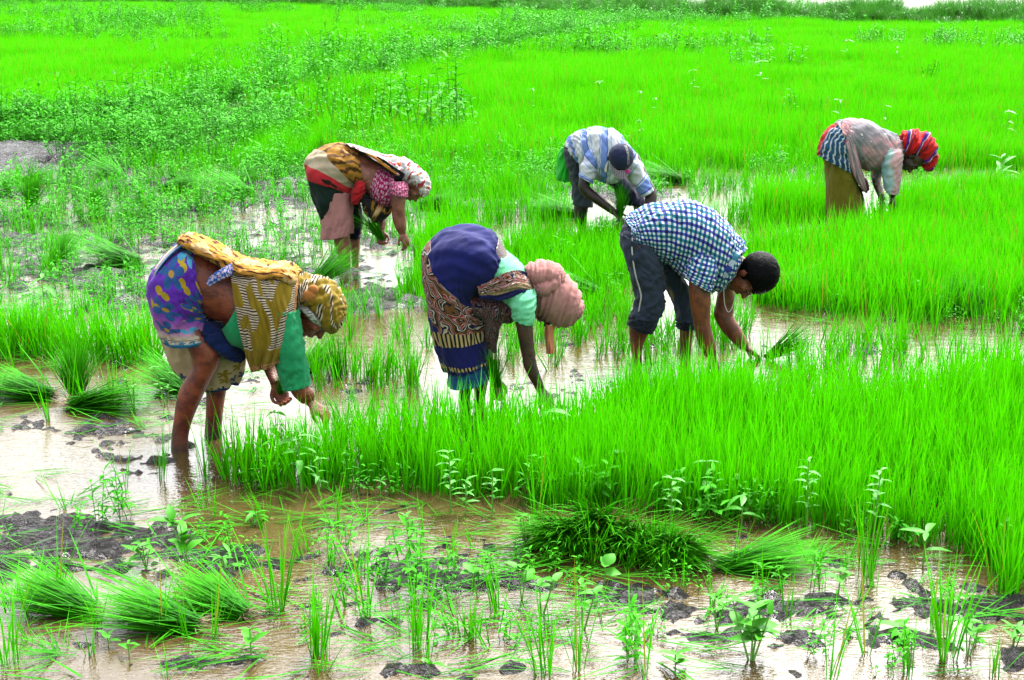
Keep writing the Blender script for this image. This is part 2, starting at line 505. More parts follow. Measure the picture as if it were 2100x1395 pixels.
grid_sheet("mud", -5.0, 5.0, 3.6, 9.0, 0.022, mud_height, M['mud'])
grid_sheet("mud", -9.5, 10.5, 9.0, 19.6, 0.05, mud_height, M['mud'])
grid_sheet('ground', -60, 60, 19.6, 61, 0.4, lambda X, Y: -0.05 + 0.03 * fbm(X * .8, Y * .8, 1.1, 3) + bund(X, Y), M['soil'])
# sheet below everything, out to the horizon
me = raw_mesh('ground', [(-2500, -200, -.3), (2500, -200, -.3), (2500, 3200, -.3), (-2500, 3200, -.3)], [[(0, 1, 2, 3)]])
tag(link('ground', me, None, M['soil']), kind='structure')
me = raw_mesh('water', [(-2000, 1.5, 0), (2000, 1.5, 0), (2000, 3000, 0), (-2000, 3000, 0)], [[(0, 1, 2, 3)]])
tag(link('water', me, None, M['water']), kind='structure')

# far bank across the top of the picture
BANK = [gp(x, y) for x, y in ((-500, 4), (300, 10), (700, 17), (1100, 28), (1500, 44), (1900, 54), (2900, 60))]
def bank_y(x):
    return np.interp(x, [p.x for p in BANK], [p.y for p in BANK])
def bank_h(X, Y):
    d = Y - bank_y(X)
    return -0.1 + 0.55 * np.exp(-(np.where(d < 1.5, (d - 1.5) / 1.3, (d - 1.5) / 1.6)) ** 2) * (0.8 + 0.4 * fbm(X * .3, Y * .3, 4.0, 3))
xs = np.arange(-60, 60.1, 0.6)
ds = np.arange(-2, 7.1, 0.5)
X, D = np.meshgrid(xs, ds); Y = bank_y(X) + D
Z = bank_h(X, Y); nx = len(xs)
i = np.arange(len(ds) - 1)[:, None] * nx + np.arange(nx - 1)[None]
q = np.stack([i, i + 1, i + nx + 1, i + nx], -1).reshape(-1, 4)
tag(link('earth_bank', raw_mesh('earth_bank', np.stack([X, Y, Z], -1).reshape(-1, 3), [q]), None, M['soil']), kind='structure')

# ================================================================== rice
near_src = [blade_mesh('rice_tuft', tuft_parts(7, 0.026, 0.18, 0.39, 0.0078, 0.15, 0.6, 5)) for _ in range(8)]
def spread_attr(P, s0, s1, tilt=0.08):
    n = len(P)
    rot = np.stack([RNG.normal(0, tilt, n), RNG.normal(0, tilt, n), U(0, 6.28, n)], 1)
    s = U(s0, s1, n); scl = np.stack([s, s, s * U(0.85, 1.15, n)], 1)
    return rot, scl
def hnoise(P, f, a, seed):
    return 1 + a * fbm(P[:, 0] * f, P[:, 1] * f, seed, 3)

A_ZONE = [(458, 990), (462, 965), (560, 955), (800, 935), (1000, 915), (1120, 900), (1190, 865), (1290, 830), (1500, 824), (1650, 868), (1800, 845), (1950, 815), (2100, 785), (2900, 755),
          (2900, 1290), (2100, 1190), (1950, 1130), (1700, 1090), (1500, 1064), (1300, 1052), (1100, 1042), (1000, 1022), (850, 1012), (700, 1000), (560, 1012)]
P = zone_points(A_ZONE, 0.041, 0.6, 0.95, 0.35, 1, 2.5)
rot, scl = spread_attr(P, 0.9, 1.2, 0.07); scl[:, 2] *= hnoise(P, 1.5, 0.22, 7.7) * np.interp(P[:, 0], [-2, .5, 2], [1.06, 1.0, .98])
P[:, 2] = -0.02
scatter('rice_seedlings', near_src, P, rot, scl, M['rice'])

sparse = [
    ([(1480, 800), (1560, 740), (1700, 700), (1900, 672), (2200, 660), (2300, 760), (2100, 772), (1950, 787), (1800, 817), (1650, 852), (1480, 842)], 0.06, 0.30, 0.9, 1.0),
    ([(1000, 590), (1040, 520), (1110, 490), (1200, 480), (1290, 500), (1310, 600), (1200, 610), (1100, 600)], 0.05, 0.8, 0.6, 1.0),
    ([(800, 606), (815, 560), (860, 510), (900, 480), (1010, 500), (960, 560), (880, 606)], 0.045, 0.95, 0.4, 1.0),
    ([(900, 470), (880, 420), (1000, 395), (1160, 400), (1180, 470)], 0.07, 0.30, 0.9, 1.1),
    ([(-400, 735), (330, 748), (330, 705), (-400, 690)], 0.05, 0.62, 1.0, 1.15),
    ([(640, 800), (860, 815), (870, 770), (650, 760)], 0.05, 0.5, 1.0, 1.0),
    ([(-500, 690), (640, 700), (700, 560), (640, 420), (-500, 430)], 0.075, 0.13, 1.2, 0.95),
    ([(640, 720), (900, 740), (880, 600), (660, 560)], 0.07, 0.20, 1.1, 0.9),
    ([(1000, 760), (1290, 760), (1300, 600), (1010, 590)], 0.065, 0.30, 1.0, 0.9),
    ([(1300, 760), (1500, 760), (1560, 640), (1330, 620)], 0.07, 0.34, 0.9, 0.95),
    ([(660, 560), (900, 560), (880, 400), (640, 420)], 0.075, 0.16, 1.1, 0.9),
    ([(-500, 860), (330, 880), (330, 760), (-500, 745)], 0.10, 0.10, 1.0, 0.9),
    ([(-500, 430), (640, 420), (620, 300), (-500, 340)], 0.085, 0.22, 0.8, 0.9),
    ([(470, 345), (640, 330), (660, 290), (600, 268), (520, 280)], 0.055, 0.85, 0.4, 0.9),
    ([(860, 420), (1160, 400), (1330, 400), (1330, 352), (900, 348), (760, 340)], 0.07, 0.5, 0.9, 0.9),
    ([(1330, 420), (1700, 400), (1700, 352), (1330, 352)], 0.07, 0.35, 0.8, 0.9),
    ([(1400, 520), (1700, 470), (1700, 430), (1420, 440)], 0.075, 0.35, 0.8, 1.0),
    ([(1130, 700), (1290, 740), (1290, 640), (1150, 620)], 0.07, 0.3, 0.8, 1.0),
    ([(660, 960), (1130, 930), (1100, 850), (700, 860)], 0.06, 0.35, 0.9, 0.9),
    ([(-500, 1400), (2200, 1400), (2200, 1230), (1500, 1100), (460, 1040), (-500, 980)], 0.09, 0.10, 1.2, 0.75),
]
PP, RR, SS = [], [], []
for k, (poly, sp, keep, cl, s) in enumerate(sparse):
    P = zone_points(poly, sp, 0.6, keep, cl, 10 + k, 1.6)
    r, c = spread_attr(P, 0.75 * s, 1.1 * s, 0.14)
    PP.append(P); RR.append(r); SS.append(c)
P = np.concatenate(PP); P[:, 2] = -0.02; rot = np.concatenate(RR); scl = np.concatenate(SS)
BARE = [(30, 325, .8, .35), (20, 345, .7, .3), (100, 352, .6, .14), (150, 338, .4, .12), (370, 285, .2, .2), (515, 228, .35, .3), (600, 385, .3, .15), (740, 600, .3, .2), (430, 640, .25, .15), (60, 500, .3, .14), (760, 560, .45, .5), (105, 535, .35, .2), (255, 540, .45, .2), (65, 415, .35, .3), (195, 430, .3, .25), (480, 400, .5, .25), (350, 392, .4, .2), (230, 366, .5, .25), (60, 372, .5, .2), (640, 585, .35, .2)]
def off_bare(P):
    k = np.ones(len(P), bool)
    for px, py, rx, ry in BARE:
        g = gp(px, py)
        k &= ((P[:, 0] - g.x) / rx) ** 2 + ((P[:, 1] - g.y) / (ry * 1.6)) ** 2 > 1
    return k
kk = off_bare(P)
scatter('scattered_seedlings', near_src, P[kk], rot[kk], scl[kk], M['rice'])

mid_src = [blade_mesh('rice_patch', tuft_parts(70, 0.21, 0.16, 0.40, 0.0085, 0.17, 0.6, 3)) for _ in range(5)]
mid_zones = [
    ([(1500, 570), (1560, 530), (1700, 505), (1900, 492), (2150, 490), (2600, 480), (2600, 650), (2100, 645), (1900, 655), (1750, 642), (1600, 632), (1520, 612)], 0.15, 1.0),
    ([(1775, 470), (1850, 425), (1900, 402), (2600, 392), (2600, 462), (2000, 476)], 0.15, 1.0),
    ([(1535, 455), (1565, 412), (1690, 408), (1690, 452)], 0.15, 0.85),
]
PP, SS = [], []
for k, (poly, sp, s) in enumerate(mid_zones):
    P = zone_points(poly, sp, 0.6, 0.95, 0.15, 40 + k)
    PP.append(P)
P = np.concatenate(PP); rot, scl = spread_attr(P, 0.9, 1.1, 0.04); scl[:, 2] *= hnoise(P, 1.1, 0.25, 3.7)
P[:, 2] = -0.02
scatter('rice_beds', mid_src, P, rot, scl, M['rice'])

C_ZONE = [(-1000, 266), (0, 264), (120, 262), (300, 238), (500, 218), (560, 250), (640, 290), (720, 325), (900, 342), (1100, 346), (1330, 350), (1700, 348), (1900, 352), (2900, 360),
          (2900, 62), (1900, 57), (1500, 47), (1100, 31), (700, 20), (300, 13), (-1000, 6)]
P = zone_points(C_ZONE, 0.23, 0.75, 0.9, 0.25, 33, 0.7)
# the bund stays free of rice
kb = bund(P[:, 0], P[:, 1]) < 0.06
P = P[kb]
far_fade = np.clip((P[:, 1] - 25) / 30, 0, 1)
keep = RNG.uniform(0, 1, len(P)) > far_fade * 0.55
P = P[keep]; far_fade = far_fade[keep]
rot, scl = spread_attr(P, 0.95, 1.15, 0.03)
scl[:, :2] *= (1 + far_fade * 0.6)[:, None]; scl[:, 2] *= hnoise(P, 0.35, 0.45, 3.7) * hnoise(P, 2.5, 0.3, 6.7)
P[:, 2] = -0.03
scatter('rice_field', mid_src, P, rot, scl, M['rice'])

# ================================================================== weeds nobody could count
def sprig(n_st, h0, h1, L, W, spread=0.12):
    parts = []
    for _ in range(n_st):
        a = random.uniform(0, 6.28); r = spread * random.random() ** .5
        b = np.array([r * math.cos(a), r * math.sin(a), 0]); h = random.uniform(h0, h1)
        top = b + np.array([random.gauss(0, .12) * h, random.gauss(0, .12) * h, h])
        parts.append(stem_parts(b, top, .003, .0015, segs=2, k=3))
        k = max(4, int(h / 0.025))
        tt = np.linspace(0.25, 1.0, k)
        base = b + (top - b) * tt[:, None]
        az = np.arange(k) * 2.4 + random.uniform(0, 6)
        parts.append(leaf_parts(base, az, U(.7, 1.2, k) * L, U(.8, 1.2, k) * W, U(0.0, 0.8, k), U(0.2, 0.9, k), 3))
    return parts
weed_src = [blade_mesh('weed_sprig', *sprig(random.randint(4, 7), .08, .24, .045, .016)) for _ in range(5)]
weed_src += [blade_mesh('weed_sprig', *sprig(random.randint(3, 5), .12, .32, .075, .022)) for _ in range(3)]
zones = [
    ([(-500, 480), (300, 470), (640, 420), (640, 300), (500, 215), (300, 235), (0, 262), (-500, 262)], 0.15, 0.55, 0.8, 1.0),
    ([(-500, 690), (640, 690), (640, 440), (-500, 480)], 0.15, 0.30, 0.9, 0.75),
    ([(0, 1180), (520, 1180), (560, 1080), (200, 1040), (0, 1060)], 0.11, 0.32, 0.8, 0.65),
    ([(600, 1390), (2100, 1390), (2100, 1200), (1200, 1160), (640, 1120)], 0.12, 0.20, 0.9, 0.6),
    ([(460, 1008), (560, 1018), (850, 1020), (1100, 1048), (1500, 1070), (1900, 1125), (2150, 1200), (2150, 1160), (1500, 1035), (900, 990), (470, 985)], 0.10, 0.28, 0.6, 0.8),
    ([(-500, 345), (480, 330), (640, 260), (500, 212), (300, 232), (0, 258), (-500, 262)], 0.17, 0.6, 0.6, 1.5),
    ([(880, 400), (1330, 400), (1330, 300), (900, 290), (640, 285)], 0.16, 0.5, 0.9, 0.9),
    ([(1330, 420), (2200, 470), (2200, 330), (1330, 330)], 0.18, 0.28, 0.9, 0.8),
    ([(1560, 640), (2150, 690), (2150, 640), (1560, 600)], 0.14, 0.4, 0.8, 0.8),
    ([(880, 620), (1290, 620), (1290, 520), (900, 560)], 0.16, 0.3, 0.8, 0.7),
]
PP, RR, SS = [], [], []
for k, (poly, sp, keep, cl, s) in enumerate(zones):
    P = zone_points(poly, sp, 0.6, keep, cl, 70 + k, 1.0)
    r, c = spread_attr(P, 0.6 * s, 1.2 * s, 0.1); PP.append(P); RR.append(r); SS.append(c)
P = np.concatenate(PP); rot = np.concatenate(RR); scl = np.concatenate(SS)
kk = off_bare(P); P, rot, scl = P[kk], rot[kk], scl[kk]
P[:, 2] = np.maximum(mud_height(P[:, 0], P[:, 1]), -0.02)
scatter('small_weeds', weed_src, P, rot, scl, M['weed'])

# weeds on the bund and through the far plots
P = zone_points([(-500, 290), (2900, 290), (2900, 20), (-500, 2)], 0.34, 0.7, 1.0)
b = bund(P[:, 0], P[:, 1])
wz = fbm(P[:, 0] * 0.16, P[:, 1] * 0.10, 9.3, 3)
left = np.clip((-P[:, 0] - 0.02 * P[:, 1] + 2) / 8, 0, 1) * np.clip((P[:, 1] - 22) / 14, 0, 1)
pr = np.clip(b / 0.05, 0, 1) * 0.95 + np.clip(wz * 1.1 + left * 0.14 - 0.17, 0, .30)
k = RNG.uniform(0, 1, len(P)) < pr
P, b = P[k], b[k]
k = off_bare(P); P, b = P[k], b[k]
rot, scl = spread_attr(P, 1.0, 1.9, 0.1)
scl *= (1.0 + 0.35 * np.clip(b / .1, 0, 1))[:, None]
fieldw = b < .03
scl[fieldw] *= 1.45
P[:, 2] = b + np.where(fieldw, .10, 0)
scatter('bund_weeds', weed_src, P, rot, scl, M['paleweed'])

# rank grass and bushes along the far bank
bush_src = [blade_mesh('bank_tuft', tuft_parts(150, 0.35, 0.5, 1.5, 0.02, 0.3, 1.0, 3), *sprig(14, .3, .9, .13, .045, .4)) for _ in range(5)]
n = 2600
bx = U(-48, 48, n); by = bank_y(bx) + U(-1.0, 4.0, n)
P = np.stack([bx, by, bank_h(bx, by) - 0.05], 1)
rot, scl = spread_attr(P, 0.55, 1.0, 0.06)
scl[:, 2] *= 0.9 + 0.6 * fbm(bx * .25, by * .25, 2.0, 3)
scatter('bank_growth', bush_src, P, rot, scl, M['darkweed'])

# cut blades lying on mud and water
flat_src = []
for _ in range(6):
    k = 5
    flat_src.append(blade_mesh('fallen_blades', blades(np.stack([U(-.05, .05, k), U(-.05, .05, k), U(0.001, .008, k)], 1), RNG.normal(0, .35, k), U(.12, .36, k), U(1.40, 1.54, k), U(-.05, .12, k), U(.005, .009, k), 5)))
zones = [([(-500, 1395), (2150, 1395), (2150, 1150), (1500, 1090), (700, 1010), (430, 1000), (-500, 900)], 0.13, 0.42, 0.8),
         ([(-500, 900), (460, 900), (640, 700), (640, 360), (-500, 360)], 0.14, 0.7, 0.7),
         ([(640, 660), (1300, 640), (1300, 400), (640, 400)], 0.17, 0.4, 0.7),
         ([(1400, 660), (2150, 680), (2150, 420), (1400, 420)], 0.17, 0.4, 0.7)]
P = np.concatenate([zone_points(z, sp, 0.6, kp, cl, 90 + i, 0.9) for i, (z, sp, kp, cl) in enumerate(zones)])
P[:, 2] = np.maximum(mud_height(P[:, 0], P[:, 1]), 0) + 0.004
n = len(P)
rot = np.stack([RNG.normal(0, .02, n), RNG.normal(0, .02, n), RNG.normal(0, .5, n) + math.pi * RNG.integers(0, 2, n)], 1)
s = U(.6, 1.2, n)
scatter('fallen_leaves', flat_src, P, rot, np.stack([s, s, s], 1), M['bundle'])
# ================================================================== people: shape tools
def catmull(P, n):
    """P (k,...) -> (n,...) smooth through the rows"""
    P = np.asarray(P, float); k = len(P)
    if k == 2:
        t = np.linspace(0, 1, n).reshape(-1, *([1] * (P.ndim - 1)))
        return P[0] * (1 - t) + P[1] * t
    Q = np.concatenate([2 * P[:1] - P[1:2], P, 2 * P[-1:] - P[-2:-1]])
    x = np.linspace(0, k - 1 - 1e-9, n); i = x.astype(int)
    t = (x - i).reshape(-1, *([1] * (P.ndim - 1)))
    p0, p1, p2, p3 = Q[i], Q[i + 1], Q[i + 2], Q[i + 3]
    return 0.5 * ((2 * p1) + (-p0 + p2) * t + (2 * p0 - 5 * p1 + 4 * p2 - p3) * t ** 2 + (-p0 + 3 * p1 - 3 * p2 + p3) * t ** 3)

class Ctx:
    def __init__(s, ox, oy, sc, foot):
        s.ox, s.oy, s.sc = ox, oy, sc
        g = gp(ox + foot[0] / sc, oy + foot[1] / sc)
        s.Y = g.y; s.foot = g
    def p(s, cx, cy, dy=0.0):
        return np.array(at_y(s.ox + cx / s.sc, s.oy + cy / s.sc, s.Y + dy))
    def mpp(s): return float(np.linalg.norm(s.p(1, 0) - s.p(0, 0)))

def rings_px(c, rings):
    A = np.array([c.p(r[0], r[1], r[5] if len(r) > 5 else 0) for r in rings])
    B = np.array([c.p(r[2], r[3], r[5] if len(r) > 5 else 0) for r in rings])
    w = np.array([r[4] for r in rings], float)
    return A, B, w

def grid_faces(nv, nu, wrap):
    j = np.arange(nu if wrap else nu - 1); i = np.arange(nv - 1)
    I, J = np.meshgrid(i, j, indexing='ij'); J2 = (J + 1) % nu
    return np.stack([I * nu + J, I * nu + J2, (I + 1) * nu + J2, (I + 1) * nu + J], -1).reshape(-1, 4)

def grid_normals(G):
    du = np.gradient(G, axis=1); dv = np.gradient(G, axis=0)
    n = np.cross(du, dv)
    return n / (np.linalg.norm(n, axis=-1, keepdims=True) + 1e-12)

def folds_of(specs, Uu, Vv, loop=True):
    """sum of cloth folds: (height m, folds across, folds along, shear, sharp)"""
    d = np.zeros_like(Uu)
    for k, (amp, fu, fv, shear, sharp) in enumerate(specs):
        uu = Uu + shear * Vv
        if loop: n = pn(np.cos(2 * np.pi * uu) * fu / 3.0 + 7.7 * k, np.sin(2 * np.pi * uu) * fu / 3.0, Vv * fv + 3.1 * k)
        else: n = pn(uu * fu + 7.7 * k, Vv * fv, 2.2 * k + 0.4)
        r = (1 - np.abs(n) * 2.6) if sharp else n * 1.6
        d += amp * r
    return d

def loft(c, rings, nu=64, nv=48, folds=(), e=2.0, taper_fold=True):
    """tube through pairs of outline points (cloth): returns grid (nv,nu+1,3) and uv"""
    A, B, w = rings_px(c, rings)
    A, B, w = catmull(A, nv), catmull(B, nv), catmull(w[:, None], nv)[:, 0]
    C, a = (A + B) / 2, (A - B) / 2
    u = np.linspace(0, 1, nu + 1); ph = 2 * np.pi * u - np.pi / 2
    cs, sn = np.cos(ph), np.sin(ph)
    cs = np.sign(cs) * np.abs(cs) ** (2 / e); sn = np.sign(sn) * np.abs(sn) ** (2 / e)
    b = np.array([0, -1.0, 0])
    G = C[:, None] + a[:, None] * cs[None, :, None] + w[:, None, None] * sn[None, :, None] * b
    Uu, Vv = np.meshgrid(u, np.linspace(0, 1, nv))
    if folds:
        N = grid_normals(G)
        out = (G - C[:, None]); s = np.sign((N * out).sum(-1, keepdims=True)); N = N * np.where(s == 0, 1, s)
        N[:, -1] = N[:, 0] = (N[:, 0] + N[:, -1]) / 2
        dd = 1.45 * folds_of(folds, Uu, Vv) + 0.0028 * (1 - 2.6 * np.abs(pn(np.cos(2 * np.pi * (Uu + .35 * Vv)) * 3.4, np.sin(2 * np.pi * (Uu + .35 * Vv)) * 3.4, Vv * 9 + len(rings))))
        G = G + N * dd[..., None]
    return G, np.stack([Uu, Vv], -1)

def sheet(c, rows, nu=60, nv=50, folds=(), world=False):
    """draped cloth through a net of points (picture x, picture y, depth offset)"""
    R = np.array([[(p if world else c.p(*p)) for p in row] for row in rows])
    G = catmull(np.swapaxes(catmull(np.swapaxes(R, 0, 1), nv), 0, 1), nv) if False else None
    T = catmull(R, nv)                       # along
    T = np.swapaxes(catmull(np.swapaxes(T, 0, 1), nu), 0, 1)   # across
    Uu, Vv = np.meshgrid(np.linspace(0, 1, nu), np.linspace(0, 1, nv))
    if folds:
        N = grid_normals(T)
        T = T + N * folds_of(folds, Uu, Vv, False)[..., None]
    return T, np.stack([Uu, Vv], -1)

def grids_mesh(name, grids, cap=False):
    """grids: list of (G, UV) -> one mesh with UV"""
    Vs, Fs, Us, o = [], [], [], 0
    for G, uv in grids:
        nv, nu = G.shape[:2]
        Vs.append(G.reshape(-1, 3)); Us.append(uv.reshape(-1, 2)); Fs.append(grid_faces(nv, nu, False) + o); o += nv * nu
    return raw_mesh(name, np.concatenate(Vs), [np.concatenate(Fs)], None, np.concatenate(Us))

def cloth(name, grids, parent, mat, thick=0.004, label=None, sub=0):
    if isinstance(grids, tuple): grids = [grids]
    o = link(name, grids_mesh(name, grids), parent, mat)
    if thick:
        md = o.modifiers.new('thickness', 'SOLIDIFY'); md.thickness = thick; md.offset = 0
    if label: o['label'] = label
    return o

# closed pieces for bodies -------------------------------------------------
def closed_tube(C, a, b, nu=20):
    """C centres, a/b half axes (n,3); rounded ends"""
    n = len(C); ph = np.linspace(0, 2 * np.pi, nu, endpoint=False)
    G = C[:, None] + a[:, None] * np.cos(ph)[None, :, None] + b[:, None] * np.sin(ph)[None, :, None]
    V = G.reshape(-1, 3); Q = grid_faces(n, nu, True)
    V = np.concatenate([V, C[:1], C[-1:]])
    k = np.arange(nu); k2 = (k + 1) % nu
    T = np.concatenate([np.stack([k2, k, np.full(nu, n * nu)], 1), np.stack([k + (n - 1) * nu, k2 + (n - 1) * nu, np.full(nu, n * nu + 1)], 1)])
    return V, Q, T
def body_loft(c, rings, nv=30):
    q = rings[-1]
    if q[1] >= 1250 and abs(q[1] - q[3]) <= 12:      # a shin goes on down into the mud
        k = .13 / c.mpp(); rings = rings + [(q[0], q[1] + k, q[2], q[3] + k) + tuple(q[4:])]
    A, B, w = rings_px(c, rings)
    A, B, w = catmull(A, nv), catmull(B, nv), catmull(w[:, None], nv)
    return closed_tube((A + B) / 2, (A - B) / 2, w * np.array([[0, -1.0, 0]]), 28)
def tube(pts, radii, nv=None, nu=16, flat=1.0):
    P = np.array(pts, float); r = np.array(radii, float)[:, None]
    nv = nv or max(8, 5 * len(P))
    P, r = catmull(P, nv), catmull(r, nv)
    d = np.gradient(P, axis=0); d /= np.linalg.norm(d, axis=1, keepdims=True) + 1e-9
    ref = np.array([0.02, 1.0, 0.03]); 
    a = np.cross(d, ref); bad = np.linalg.norm(a, axis=1) < 0.2
    a[bad] = np.cross(d[bad], [1.0, 0, 0.2]); a /= np.linalg.norm(a, axis=1, keepdims=True)
    b = np.cross(a, d)
    # rounded ends
    d0, d1 = d[0], d[-1]
    k = [0.95, 0.7, 0.3]
    P = np.concatenate([[P[0] - d0 * r[0] * q for q in k], P, [P[-1] + d1 * r[-1] * q for q in k[::-1]]])
    r = np.concatenate([[r[0] * math.sqrt(1 - q * q) for q in k], r, [r[-1] * math.sqrt(1 - q * q) for q in k[::-1]]])
    a = np.concatenate([[a[0]] * 3, a, [a[-1]] * 3]); b = np.concatenate([[b[0]] * 3, b, [b[-1]] * 3])
    return closed_tube(P, a * r, b * r * flat, nu)
def ell(C, ax, ay, az, nu=24, nv=16):
    C, ax, ay, az = (np.array(v, float) for v in (C, ax, ay, az))
    th = np.linspace(0.06, np.pi - 0.06, nv); 
    cen = C + az * np.cos(th)[:, None]
    return closed_tube(cen, ax * np.sin(th)[:, None], ay * np.sin(th)[:, None], nu)

def join_pieces(ps):
    V, Q, T, o = [], [], [], 0
    for v, q, t in ps:
        V.append(v); Q.append(q + o); T.append(t + o); o += len(v)
    return np.concatenate(V), np.concatenate(Q), np.concatenate(T)

def body_object(pieces, parent, mat, voxel, smooth=5):
    V, Q, T = join_pieces(pieces)
    o = link('body', raw_mesh('body', V, [Q, T]), parent, mat)
    md = o.modifiers.new('skin', 'REMESH'); md.mode = 'VOXEL'; md.voxel_size = voxel; md.use_smooth_shade = True
    md = o.modifiers.new('soften', 'SMOOTH'); md.factor = 0.5; md.iterations = smooth
    return o

class Head:
    def __init__(s, C, Uv, Fv, k=1.0):
        s.C = np.array(C, float); s.k = k
        s.u = np.array(Uv, float); s.u /= np.linalg.norm(s.u)
        f = np.array(Fv, float); f -= s.u * f.dot(s.u); s.f = f / np.linalg.norm(f)
        s.r = np.cross(s.f, s.u)
    def at(s, r, f, u): return s.C + s.k * (r * s.r + f * s.f + u * s.u)
    def el(s, pos, rad, **kw):
        return ell(s.at(*pos), s.r * rad[0] * s.k, s.f * rad[1] * s.k, s.u * rad[2] * s.k, **kw)
    def tb(s, pts, radii, **kw): return tube([s.at(*p) for p in pts], [q * s.k for q in radii], **kw)
    def pieces(s):
        ps = [s.el((0, -.012, .03), (.074, .093, .086)), s.el((0, .03, -.03), (.060, .063, .085)), s.el((0, .03, -.078), (.050, .052, .036)),
              s.el((0, .066, -.098), (.022, .02, .019)),
              s.tb([(0, .082, .014), (0, .098, -.012), (0, .113, -.034)], [.0095, .011, .0135], nu=12),
              s.tb([(-.013, .094, -.038), (.013, .094, -.038)], [.010, .010], nu=10),
              s.tb([(-.045, .066, .021), (-.02, .085, .024), (.02, .085, .024), (.045, .066, .021)], [.010, .012, .012, .010], nu=10),
              s.tb([(-.022, .082, -.063), (0, .094, -.061), (.022, .082, -.063)], [.006, .0085, .006], nu=10),
              s.tb([(-.020, .080, -.075), (0, .092, -.076), (.020, .080, -.075)], [.006, .0085, .006], nu=10)]
        for q in (-1, 1):
            ps += [s.el((q * .044, .062, -.022), (.019, .02, .024)), s.el((q * .078, -.012, -.012), (.009, .019, .031)),
                   s.tb([(q * .076, -.028, .012), (q * .084, -.022, .016), (q * .084, -.012, -.002), (q * .078, -.006, -.03)], [.005, .006, .006, .007], nu=10),
                   s.tb([(q * .018, .085, .007), (q * .032, .083, .0085), (q * .046, .074, .006)], [.006, .007, .006], nu=10)]
        return ps
    def features(s, root, dark, near=(-1, 1), brow=True):
        for q in near:
            V, Q, T = s.el((q * .032, .081, -.001), (.0125, .011, .008), nu=12, nv=8)
            link('eye', raw_mesh('eye', V, [Q, T]), root, M['eye'])
            if brow:
                V, Q, T = s.tb([(q * .014, .094, .026), (q * .03, .094, .031), (q * .05, .076, .026)], [.004, .005, .003], nu=8)
                link('eyebrow', raw_mesh('eyebrow', V, [Q, T]), root, dark)
        V, Q, T = s.tb([(-.021, .088, -.0685), (0, .1005, -.0688), (.021, .088, -.0685)], [.0025, .004, .0025], nu=8)
        link('lips', raw_mesh('lips', V, [Q, T]), root, M['lips'])

def hand(W, D, N, k=1.0, curl=0.6, side=1, spread=0.05):
    """palm, four unequal bent fingers and a thumb from the side of the palm; D towards the knuckles, N out of the palm"""
    W = np.array(W, float); D = np.array(D, float); D /= np.linalg.norm(D)
    N = np.array(N, float); N -= D * N.dot(D); N /= np.linalg.norm(N); L = np.cross(D, N) * side
    ps = []
    C = np.array([W - D * .02 * k, W, W + D * .035 * k, W + D * .07 * k, W + D * .088 * k])
    hw = np.array([.026, .028, .038, .042, .036])[:, None] * k; th = np.array([.02, .019, .017, .014, .010])[:, None] * k
    ps.append(closed_tube(C, hw * L, th * N, 18))
    for i, (off, ln) in enumerate(((-.03, .066), (-.010, .078), (.010, .072), (.029, .058))):
        p = W + D * .082 * k + L * off * k; d = D + L * spread * (i - 1.5); d /= np.linalg.norm(d)
        pts = [p - D * .02 * k, p]; a = curl * 0.5
        for seg in (.45, .32, .25):
            a += curl * (0.5 if seg == .45 else 0.75)
            q = d * math.cos(a) + N * math.sin(a)
            pts.append(pts[-1] + q * ln * seg * 1.1 * k)
        ps.append(tube(pts, [.0098 * k, .0096 * k, .009 * k, .0083 * k, .0072 * k], nu=10, nv=14))
    t0 = W + D * .02 * k - L * .026 * k
    pts = [t0, t0 - L * .022 * k + D * .022 * k + N * .010 * k, t0 - L * .028 * k + D * .05 * k + N * .024 * k, t0 - L * .018 * k + D * .068 * k + N * .034 * k]
    ps.append(tube(pts, [.014 * k, .0115 * k, .010 * k, .0085 * k], nu=10, nv=12))
    return ps

# ================================================================== people: materials
def skin(name, lighter, dark, mud=True):
    m = NT(name)
    p = m.geo()
    n = m.noise(p, 16.0, 4.0, 0.6)
    lighter, dark = (tuple(v * .82 for v in q[:3]) + (1,) for q in (lighter, dark))
    c = m.mix(m.step(n, 0.5, 0.14), dark, lighter)  # two skin tones mixed at random by noise
    c = m.mix(m.step(m.noise(p, 42.0, 3.0, 0.6), 0.71, 0.02), c, (0.05, 0.035, 0.025, 1))
    z = m.sep(p)[2]
    wet = m.noise(p, 25.0, 3.0)
    mk = m.step(m.math('ADD', z, m.math('MULTIPLY', m.math('SUBTRACT', wet, 0.5), 0.30)), 0.07, 0.09)
    c = m.mix(mk, m.mix(wet, (0.014, 0.010, 0.009, 1), (0.05, 0.034, 0.022, 1)), c)
    h = m.math('ADD', m.noise(m.scale(p, (1, 1, 3)), 55.0, 3.0), m.math('MULTIPLY', m.noise(p, 160.0, 2.0), 0.5))
    return m.done(m.bsdf(c, m.math('ADD', 0.30, m.math('MULTIPLY', n, 0.22)), 0.26, m.bump(h, 0.6, 0.005)))
def plain(name, c, c2=None, rough=0.85, weave=True, sc=9.0, sheen=0.05, bump=0.5):
    m = NT(name)
    uv = m.obj()
    n = m.noise(uv, sc, 4.0, 0.6)
    col = m.mix(n, c, c2 or tuple(v * 0.75 for v in c[:3]) + (1,))
    h = m.math('ADD', m.noise(uv, 38.0, 3.0), m.math('MULTIPLY', m.noise(uv, 300.0, 1.0), 0.35))
    return m.done(m.bsdf(col, rough, 0.08, m.bump(h, bump, 0.006), sheen))
